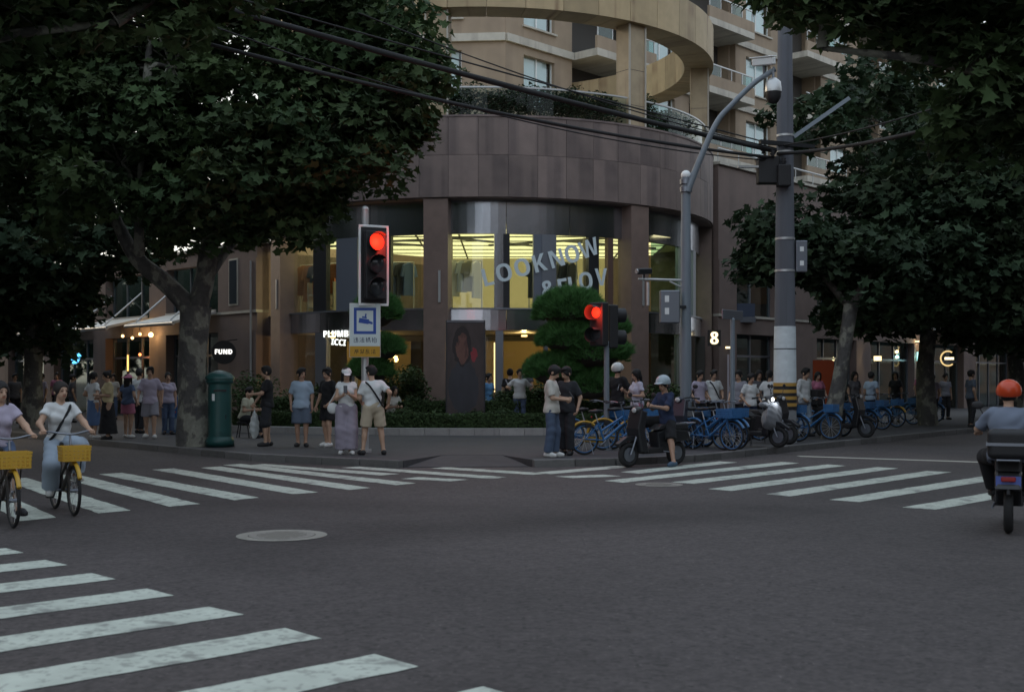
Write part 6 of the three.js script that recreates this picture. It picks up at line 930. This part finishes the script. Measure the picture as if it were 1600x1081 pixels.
// ---------------------------------------------------------------- street furniture
const red = glow(1, 0.012, 0.004, 3.2);
function lampHood(z, y, r) { const s = new THREE.CylinderGeometry(r, r, 0.2, 20, 1, true, Math.PI * 0.05, Math.PI * 1.3); s.rotateX(Math.PI / 2); s.rotateZ(0.55 + Math.PI / 2); s.translate(0, y, z + 0.1); return s; }
{ // traffic light on the left with its signs
  const p = at(570, 600, 24.4).setY(WALK), g = thing('traffic_light', 'red traffic light with white-edged backboard on the tall grey post', 'traffic light', p);
  mesh('post', [cyl(0.075, 0.07, 4.86, 0, 0, 0, 18), cyl(0.13, 0.13, 0.06, 0, 0, 0, 18)], M.galvanised, g); mesh('post_cap', new THREE.SphereGeometry(0.075, 14, 8).translate(0, 4.87, 0), M.galvanised, g);
  const hd = new THREE.Group(); hd.name = 'signal_head'; hd.position.set(0.19, 3.73, 0.16); hd.rotation.y = 0.42; g.add(hd);
  mesh('backboard', rbox(0.62, 1.6, 0.03, 0.012), M.black, hd); const fr = []; const W = 0.62, H = 1.6; fr.push(rbox(W, 0.05, 0.04, 0.012, 0, H / 2 - 0.02, 0.006), rbox(W, 0.05, 0.04, 0.012, 0, -H / 2 + 0.02, 0.006), rbox(0.05, H - 0.08, 0.04, 0.012, W / 2 - 0.02, 0, 0.006), rbox(0.05, H - 0.08, 0.04, 0.012, -W / 2 + 0.02, 0, 0.006)); mesh('white_edge', fr, M.white, hd);
  mesh('housing', rbox(0.44, 1.36, 0.2, 0.03, 0, 0, 0.08), M.black, hd);
  [0.45, 0, -0.45].forEach((y, i) => { const ln = new THREE.SphereGeometry(0.17, 20, 10, 0, Math.PI * 2, 0, 0.9); ln.rotateX(Math.PI / 2); ln.scale(1.2, 1.2, 0.6); ln.translate(0, y, 0.12); mesh(i ? 'dark_lens' : 'red_lens', ln, i ? std(lin(0.035, 0.04, 0.045), 0.15) : red, hd); mesh('hood', lampHood(0.18, y, 0.19), M.black, hd); });
  const l = new THREE.PointLight(lin(1, 0.05, 0.02), 3); l.position.set(0, 0.45, 0.42); l.castShadow = true; l.shadow.radius = 8; hd.add(l);
  mesh('bracket', [bar(V(0, 4.2, 0), V(0.19, 4.2, 0.13), 0.03), bar(V(0, 3.3, 0), V(0.19, 3.3, 0.13), 0.03)], M.galvanised, g);
  // camera warning sign: white board, blue field with a camera, four characters; yellow strip below with four more
  const cv = document.createElement('canvas'); cv.width = 256; cv.height = 448; const c = cv.getContext('2d');
  c.fillStyle = '#c9d3d3'; c.fillRect(0, 0, 256, 448); c.fillStyle = '#20479a'; c.fillRect(34, 34, 188, 222); c.fillStyle = '#c9d3d3'; c.fillRect(58, 58, 140, 174); c.fillStyle = '#20479a'; c.save(); c.translate(128, 150); c.rotate(0.16); c.fillRect(-52, -22, 84, 40); c.beginPath(); c.moveTo(32, -12); c.lineTo(66, -4); c.lineTo(66, 14); c.lineTo(32, 12); c.fill(); c.fillRect(-30, -40, 40, 14); c.fillRect(-8, -66, 12, 30); c.restore();
  const strokes = (x, y, s, list) => { c.lineWidth = s * 0.1; c.beginPath(); for (const [a, b, d, e] of list) { c.moveTo(x + a * s, y + b * s); c.lineTo(x + d * s, y + e * s); } c.stroke(); };
  const wei = [[0.08, 0.1, 0.2, 0.22], [0.05, 0.4, 0.22, 0.4], [0.22, 0.4, 0.12, 0.75], [0.05, 0.92, 0.95, 0.92], [0.4, 0.15, 0.9, 0.15], [0.38, 0.36, 0.92, 0.36], [0.65, 0, 0.65, 0.78], [0.42, 0.55, 0.92, 0.55], [0.92, 0.55, 0.86, 0.75]], fa = [[0.1, 0.08, 0.22, 0.2], [0.05, 0.36, 0.18, 0.46], [0.05, 0.95, 0.24, 0.62], [0.38, 0.2, 0.95, 0.2], [0.66, 0, 0.66, 0.5], [0.32, 0.5, 0.98, 0.5], [0.6, 0.5, 0.42, 0.9], [0.42, 0.9, 0.92, 0.85], [0.78, 0.66, 0.94, 0.95]], zhua = [[0.05, 0.24, 0.36, 0.24], [0.2, 0, 0.2, 0.95], [0.04, 0.62, 0.36, 0.5], [0.5, 0.1, 0.92, 0.04], [0.52, 0.1, 0.42, 0.95], [0.68, 0.1, 0.68, 0.9], [0.76, 0.08, 0.98, 0.95]], pai = [[0.05, 0.24, 0.36, 0.24], [0.2, 0, 0.2, 0.95], [0.04, 0.62, 0.36, 0.5], [0.68, 0, 0.6, 0.18], [0.48, 0.2, 0.48, 0.95], [0.92, 0.2, 0.92, 0.95], [0.48, 0.2, 0.92, 0.2], [0.48, 0.56, 0.92, 0.56], [0.48, 0.95, 0.92, 0.95]];
  c.strokeStyle = '#2a3550'; [wei, fa, zhua, pai].forEach((q, i) => strokes(30 + i * 51, 284, 44, q));
  c.fillStyle = '#b98a1c'; c.fillRect(0, 358, 256, 90); c.strokeStyle = '#3a2c08'; const yan = [[0.1, 0.1, 0.9, 0.1], [0.35, 0.1, 0.35, 0.4], [0.65, 0.1, 0.65, 0.4], [0.05, 0.42, 0.95, 0.42], [0.16, 0.42, 0.05, 0.95], [0.3, 0.6, 0.9, 0.6], [0.5, 0.5, 0.5, 0.95], [0.2, 0.25, 0.25, 0.36]], jin = [[0.05, 0.2, 0.45, 0.2], [0.25, 0, 0.25, 0.5], [0.55, 0.2, 0.95, 0.2], [0.75, 0, 0.75, 0.5], [0.2, 0.55, 0.8, 0.55], [0.05, 0.7, 0.95, 0.7], [0.5, 0.7, 0.5, 0.98], [0.25, 0.8, 0.15, 0.95]], luan = [[0.1, 0.1, 0.5, 0.02], [0.05, 0.3, 0.55, 0.3], [0.3, 0.06, 0.3, 0.5], [0.1, 0.5, 0.5, 0.5], [0.1, 0.5, 0.1, 0.9], [0.5, 0.5, 0.5, 0.9], [0.1, 0.9, 0.5, 0.9], [0.7, 0.05, 0.7, 0.85], [0.7, 0.88, 0.95, 0.85]];
  [yan, jin, luan, fa].forEach((q, i) => strokes(38 + i * 47, 384, 40, q));
  const tx = new THREE.CanvasTexture(cv); tx.colorSpace = THREE.SRGBColorSpace;
  const s = thing('camera_sign', 'blue and white camera warning sign with a yellow strip below the traffic light', 'sign', at(570, 516, 24.22), 0.1);
  mesh('board', rbox(0.62, 1.08, 0.02, 0.008), M.galvanised, s); const face = new THREE.PlaneGeometry(0.6, 1.06); face.translate(0, 0, 0.0125); mesh('face', face, std(0xffffff, 0.45, { map: tx }), s); mesh('clamp', [box(0.2, 0.05, 0.12, 0, 0.3, -0.05), box(0.2, 0.05, 0.12, 0, -0.3, -0.05)], M.greySteel, s);
}
{ // short signal post with a red lamp turned away
  const p = at(948, 600, 25.2).setY(WALK), g = thing('traffic_light', 'short signal post with dark head and red lamp in front of the round pine', 'traffic light', p);
  mesh('post', [cyl(0.06, 0.055, 2.2, 0, 0, 0, 16), cyl(0.11, 0.11, 0.05, 0, 0, 0, 16)], M.polePaint, g); mesh('post_tip', lathe([[0.055, 2.2], [0.06, 2.24], [0, 2.3]], 12), M.polePaint, g);
  const hd = new THREE.Group(); hd.name = 'signal_head'; hd.position.set(-0.16, 2.6, 0.05); hd.rotation.y = -0.75; g.add(hd); mesh('housing', rbox(0.36, 0.9, 0.2, 0.03), M.black, hd);
  [0.24, -0.22].forEach((y, i) => { const ln = new THREE.SphereGeometry(0.14, 18, 8, 0, Math.PI * 2, 0, 0.9); ln.rotateX(Math.PI / 2); ln.scale(1.1, 1.1, 0.5); ln.translate(0, y, 0.05); mesh(i ? 'dark_lens' : 'red_lens', ln, i ? std(lin(0.03, 0.035, 0.04), 0.15) : red, hd); mesh('hood', lampHood(0.1, y, 0.15), M.black, hd); });
  const l = new THREE.PointLight(lin(1, 0.05, 0.02), 1.2); l.position.set(0, 0.24, 0.34); l.castShadow = true; l.shadow.radius = 6; hd.add(l);
  const hd2 = new THREE.Group(); hd2.name = 'signal_head'; hd2.position.set(0.1, 2.56, -0.14); hd2.rotation.y = 1.9; g.add(hd2); mesh('housing', rbox(0.34, 0.9, 0.2, 0.03), M.black, hd2); mesh('hood', [lampHood(0.1, 0.24, 0.15), lampHood(0.1, -0.22, 0.15)], M.black, hd2);
  mesh('mount', [bar(V(0, 2.15, 0), V(-0.16, 2.2, 0.05), 0.03), bar(V(0, 2.15, 0), V(0.1, 2.2, -0.14), 0.03)], M.black, g);
}
{ // grey mast with cameras
  const p = at(1072, 600, 26.4).setY(WALK), g = thing('camera_mast', 'grey mast with bent arm carrying cameras right of the round building', 'camera mast', p);
  const y = (py) => EYE - (py - HORIZON) * 26.4 / F - WALK, x = (px) => (px - 1072) * 26.4 / F;
  mesh('mast', [cyl(0.13, 0.10, y(275), 0, 0, 0, 20), cyl(0.2, 0.2, 0.05, 0, 0, 0, 20)], M.polePaint, g); mesh('mast_cap', new THREE.SphereGeometry(0.11, 16, 10).translate(0, y(274), 0), M.white, g);
  mesh('arm', sweep([V(0.02, y(300), 0.08), V(x(1095), y(245), 0.1), V(x(1122), y(188), 0.12), V(x(1140), y(168), 0.14), V(x(1175), y(134), 0.18), V(x(1208), y(112), 0.22)], [0.075, 0.06, 0.055], 12, 30), M.polePaint, g); mesh('clamp', [cyl(0.135, 0.135, 0.1, 0, y(300), 0, 16), cyl(0.135, 0.135, 0.1, 0, y(288), 0, 16)], M.greySteel, g);
  const bc = new THREE.Group(); bc.name = 'bullet_camera'; bc.position.set(x(1190), y(101), 0.25); bc.rotation.set(0.1, 0.95, 0.12); g.add(bc); mesh('camera_body', rbox(0.16, 0.16, 0.5, 0.03), M.white, bc); mesh('sunshield', rbox(0.2, 0.02, 0.56, 0.008, 0, 0.1, -0.02), M.white, bc); const e = new THREE.CylinderGeometry(0.055, 0.055, 0.03, 14); e.rotateX(Math.PI / 2); e.translate(0, 0, -0.26); mesh('camera_lens', e, M.black, bc); mesh('camera_bracket', bar(V(0, -0.08, 0), V(0, -0.26, 0), 0.03), M.greySteel, bc);
  const dc = new THREE.Group(); dc.name = 'dome_camera'; dc.position.set(x(1205), y(148), 0.24); g.add(dc); mesh('dome_housing', lathe([[0, 0.3], [0.07, 0.3], [0.16, 0.22], [0.18, 0.05], [0.18, 0]], 20), M.galvanised, dc); mesh('dome_glass', lathe([[0.17, 0], [0.16, -0.12], [0.1, -0.22], [0, -0.26]], 20), M.black, dc); mesh('dome_stem', cyl(0.03, 0.03, 0.26, 0, 0.28, 0, 10), M.greySteel, dc);
  mesh('side_bracket', [bar(V(0, y(438), 0), V(x(996), y(437), 0.2), 0.028), bar(V(0, y(452), 0), V(x(1046), y(440), 0.08), 0.02)], M.galvanised, g);
  const b2 = new THREE.Group(); b2.name = 'bullet_camera'; b2.position.set(x(1005), y(425), 0.2); b2.rotation.set(0.12, -1.0, 0); g.add(b2); mesh('camera_body', rbox(0.13, 0.13, 0.38, 0.03), M.darkMetal, b2); const e2 = new THREE.CylinderGeometry(0.05, 0.05, 0.03, 14); e2.rotateX(Math.PI / 2); e2.translate(0, 0, 0.2); mesh('camera_lens', e2, M.galvanised, b2); mesh('camera_bracket', bar(V(0, 0, 0), V(0, -0.2, 0), 0.02), M.darkMetal, b2);
  mesh('hanging_sensor', cyl(0.035, 0.035, 0.5, x(1011), y(478), 0.2, 10), M.galvanised, g);
  const cb = mesh('control_box', rbox(0.42, 0.7, 0.24, 0.02, x(1045), y(480), 0.14), M.greySteel, g); for (const [py] of [[468], [487]]) mesh('label_plate', box(0.09, 0.14, 0.006, x(1040), y(py), 0.264), M.white, cb); mesh('box_clamp', box(0.2, 0.06, 0.1, x(1064), y(480), 0.1), M.darkMetal, g);
}
{ // concrete utility pole with painted bands
  const p = onWalk(1227, 691), g = thing('utility_pole', 'tall concrete utility pole with white sleeve and yellow-black bands', 'utility pole', p); const d = -p.z, y = (py) => EYE - (py - HORIZON) * d / F - WALK, lean = -0.012;
  const rad = (h) => lerp(0.27, 0.165, h / 9.6), seg = (name, y0, y1, m, dr = 0) => { const q = cyl(rad(y0) + dr, rad(y1) + dr, y1 - y0, 0, y0, 0, 26); const o = mesh(name, q, m, g); return o; };
  const conc = std(0xffffff, 0.8, { map: stoneTex([0.12, 0.128, 0.15], [0.08, 0.084, 0.096], 0.6, 801, 0.5), bumpMap: grainBump, bumpScale: 0.003 }), base = std(0xffffff, 0.85, { map: stoneTex([0.26, 0.27, 0.28], [0.17, 0.17, 0.18], 0.6, 805, 0.5) }), sleeve = std(0xffffff, 0.6, { map: stoneTex([0.66, 0.72, 0.74], [0.5, 0.55, 0.57], 0.6, 809, 0.5) }), yel = std(lin(0.46, 0.27, 0.06), 0.6);
  seg('base', 0, y(640), base); const n = 8; for (let k = 0; k < n; k++) seg(k % 2 ? 'yellow_band' : 'black_band', lerp(y(640), y(598), k / n), lerp(y(640), y(598), (k + 1) / n), k % 2 ? yel : M.black, 0.012);
  seg('white_sleeve', y(598), y(546), sleeve, 0.008); seg('sleeve_joint', y(546), y(544.5), M.darkMetal, 0.01); seg('white_sleeve', y(544.5), y(510), sleeve, 0.008); seg('shaft', y(510), 9.6, conc);
  const bx = mesh('junction_box', rbox(0.26, 0.72, 0.18, 0.015, rad(3) + 0.12, y(401), 0.06), M.greySteel, g); for (const py of [390, 412]) mesh('label_plate', box(0.09, 0.11, 0.006, rad(3) + 0.12, y(py), 0.155), M.white, bx);
  for (const py of [375, 425, 240, 214]) mesh('strap', cyl(rad(y(py)) + 0.012, rad(y(py)) + 0.012, 0.05, 0, y(py), 0, 22), M.galvanised, g);
  mesh('cross_arm', [box(1.5, 0.09, 0.09, 0, y(228), 0.22, 0.4)], M.darkMetal, g); mesh('stay_arm', flatBar(V(0.2, y(214), 0), V(1.55, y(150), -0.2), 0.09, 0.06), M.polePaint, g);
  for (const [x, yy, z] of [[-0.35, 250, 0.3], [-0.1, 262, 0.32], [-0.55, 244, 0.25]]) mesh('insulator', lathe([[0, 0], [0.06, 0.02], [0.03, 0.05], [0.07, 0.09], [0.03, 0.12], [0.06, 0.16], [0, 0.18]], 12).translate(x, y(yy), z), M.black, g);
  mesh('terminal_box', [rbox(0.5, 0.62, 0.3, 0.03, -0.42, y(268), 0.12), rbox(0.3, 0.5, 0.26, 0.03, -0.1, y(278), 0.3)], M.black, g); mesh('bracket_lamp', [box(0.75, 0.05, 0.12, -0.75, y(263), 0.2)], M.galvanised, g); g.rotation.z = -lean * 0;
  // cables from the pole to the upper left
  const cable = (label, x0, y0, x1, y1, d1, r, sag, name = 'overhead_cable') => { const a = at(x0, y0, d - 0.1), b = at(x1, y1, d1), pts = []; for (let k = 0; k <= 8; k++) { const t = k / 8; pts.push(a.clone().lerp(b, t).add(V(0, -sag * 4 * t * (1 - t), 0))); } tag(mesh(name, sweep(pts, [r], 7, 40, 0.12, x0), M.rubber), label, 'cable', 'overhead cables'); };
  cable('thick upper cable bundle crossing in front of the terrace', 1212, 236, 100, -60, 19, 0.055, 0.12); cable('thin cable hanging with the upper bundle', 1212, 226, 100, -80, 19, 0.016, 0.05); cable('lower cable bundle crossing below the upper one', 1214, 247, 60, -5, 18.5, 0.036, 0.3); cable('thin cable just under the lower bundle', 1214, 252, 330, 40, 22, 0.014, 0.42); cable('thin cable across the ring columns', 1214, 232, 560, 20, 24, 0.014, 0.2); cable('thick cable running right from the utility pole', 1216, 240, 1700, 120, 20, 0.04, 0.25); cable('thin cable running right from the utility pole', 1216, 228, 1700, 80, 20, 0.016, 0.2);
}
{ // thin sign post
  const p = onWalk(1145, 700), g = thing('sign_post', 'thin grey street sign post in front of the parked blue bicycles', 'sign post', p); const d = -p.z, y = (py) => EYE - (py - HORIZON) * d / F - WALK;
  mesh('post', cyl(0.055, 0.05, y(500), 0, 0, 0, 14), M.polePaint, g); mesh('name_plate', rbox(0.9, 0.2, 0.03, 0.01, 0, y(492), 0), M.greySteel, g); g.rotation.y = 0.9; mesh('post_cap', new THREE.SphereGeometry(0.052, 10, 8).translate(0, y(500), 0), M.polePaint, g);
}
{ // green pillar box
  const p = onWalk(343, 698), g = thing('pillar_box', 'dark green round pillar post box beside the plane tree', 'post box', p, 0.25); const gm = std(0xffffff, 0.42, { map: stoneTex([0.012, 0.075, 0.07], [0.02, 0.04, 0.04], 0.5, 821, 0.8) });
  mesh('base', lathe([[0, 0], [0.31, 0], [0.31, 0.14], [0.27, 0.2], [0.26, 0.22]], 28), gm, g); mesh('shaft', lathe([[0.25, 0.2], [0.25, 1.36], [0.26, 1.38]], 28), gm, g); mesh('cornice', lathe([[0.25, 1.36], [0.29, 1.39], [0.3, 1.44], [0.28, 1.47]], 28), gm, g); mesh('cap', lathe([[0.31, 1.46], [0.315, 1.52], [0.22, 1.6], [0.08, 1.65], [0, 1.66]], 28), gm, g);
  mesh('slot', box(0.26, 0.045, 0.03, 0, 1.22, 0.24), M.black, g); mesh('door', arcBox(0.25, 0.262, 0.3, 1.0, -0.6, 0.6, 8), gm, g); mesh('door_ring', arcBox(0.262, 0.27, 0.62, 0.7, 0.42, 0.5, 2), M.darkMetal, g); mesh('notice', arcBox(0.252, 0.257, 1.0, 1.15, -0.72, -0.46, 4), M.white, g);
}
{ // sandwich board
  const p = onWalk(273, 678), g = thing('sandwich_board', 'folding sandwich board with a blue poster left of the plane tree', 'sign', p, -0.35);
  const cv = document.createElement('canvas'); cv.width = 128; cv.height = 224; const c = cv.getContext('2d'); c.fillStyle = '#56738f'; c.fillRect(0, 0, 128, 224); c.fillStyle = '#2f5f96'; c.fillRect(8, 8, 112, 120); c.fillStyle = '#9fb4c4'; c.beginPath(); c.ellipse(64, 60, 34, 26, 0, 0, 7); c.fill(); c.fillStyle = '#a5566a'; c.fillRect(30, 92, 68, 14); c.fillStyle = '#8c96a0'; c.fillRect(14, 140, 100, 70); const tx = new THREE.CanvasTexture(cv); tx.colorSpace = THREE.SRGBColorSpace;
  for (const s of [1, -1]) { const b = mesh(s > 0 ? 'front_board' : 'rear_board', rbox(0.52, 1.05, 0.03, 0.008), M.greySteel, g); b.position.set(0, 0.52, s * 0.13); b.rotation.x = -s * 0.22; if (s > 0) mesh('poster', new THREE.PlaneGeometry(0.47, 0.98).translate(0, 0.01, 0.0175), std(0xffffff, 0.6, { map: tx }), b); } mesh('hinge', bar(V(-0.25, 1.03, 0), V(0.25, 1.03, 0), 0.014), M.greySteel, g);
}
{ // poster pillar in the planter
  const p = at(727, 600, 33.2).setY(0.2), g = thing('poster_pillar', 'tall dark advertising pillar with a portrait poster before the stone column', 'advertising pillar', p, 0.06);
  const w = 1.08, h = 2.95, nA = fbm(841, 5, 4), map = texture(256, (u, v) => { u += (nA(v * 2, u * 2) - 0.5) * 0.12; v += (nA(u * 2, v) - 0.5) * 0.1; let c = mul([0.055, 0.04, 0.04], 0.5 + 1.0 * nA(u, v)); const face = Math.hypot((u - 0.42) / 0.17, (v - 0.72) / 0.17) + 0.5 * Math.max(0, 0.62 - v), hair = Math.hypot((u - 0.42) / 0.26, (v - 0.75) / 0.22), body = Math.hypot((u - 0.45) / 0.42, (v - 0.30) / 0.3); if (body < 1) c = mul([0.03, 0.033, 0.045], 0.6 + 0.8 * nA(v, u)); if (hair < 1) c = [0.014, 0.011, 0.012]; if (face < 1) c = mix3([0.09, 0.035, 0.03], [0.17, 0.075, 0.055], sstep(0.35, 0.65, nA(u * 2, v * 2))); if (Math.hypot((u - 0.74) / 0.09, (v - 0.66) / 0.07) < 0.7 + 0.6 * nA(u * 2, v * 2)) c = [0.3, 0.03, 0.04]; return c; });
  mesh('casing', rbox(w, h, 0.34, 0.02, 0, h / 2 + 0.05, 0), std(lin(0.035, 0.034, 0.04), 0.4), g); const pl = new THREE.PlaneGeometry(w - 0.1, h - 0.5); pl.translate(0, h / 2 + 0.2, 0.173); mesh('poster', pl, std(0xffffff, 0.35, { map }), g); mesh('plinth', box(w + 0.06, 0.16, 0.42, 0, 0.08, 0), M.darkMetal, g); mesh('trim', [box(w - 0.06, 0.025, 0.01, 0, 0.44, 0.174), box(w - 0.06, 0.025, 0.01, 0, h + 0.01, 0.174)], M.greySteel, g);
}
// ---------------------------------------------------------------- blocks across the crossing, behind and beside the viewer: the shop's steel and glass mirror them
function block(label, cx, cz, w, d, h, turn) {
  const g = thing('opposite_building', label, 'building', V(cx, 0, cz), turn); mesh('walls', box(w, h, d, 0, h / 2, 0), M.wingWall, g);
  const nf = Math.floor(h / 3.3); for (let f = 0; f < nf; f++) { mesh('cornice', box(w + 0.3, 0.2, d + 0.3, 0, 3.3 * (f + 1), 0), M.cornice, g); const n = Math.floor(w / 4); for (let k = 0; k < n; k++) mesh('window_pane', box(1.8, 1.6, 0.06, -w / 2 + (k + 0.5) * w / n, 3.3 * f + 1.7, d / 2 + 0.02), M.windowGlass, g); }
}
block('brown block behind the viewer across the crossing', 24, 26, 42, 14, 23, Math.PI);
block('brown block across the near left street behind the viewer', -47, 20, 42, 14, 20, Math.PI);
block('brown block across the right street outside the picture', 38.5, -21, 44, 12, 22, -2.24);
block('brown block across the left street outside the picture', -33, -19, 36, 12, 17, 2.3);
block('brown block farther along the right street outside the picture', 86, -80.5, 104, 12, 20, -2.24);
block('brown block farther along the left street outside the picture', -60, -49, 40, 12, 16, 2.3);
renderer.render(scene, camera);
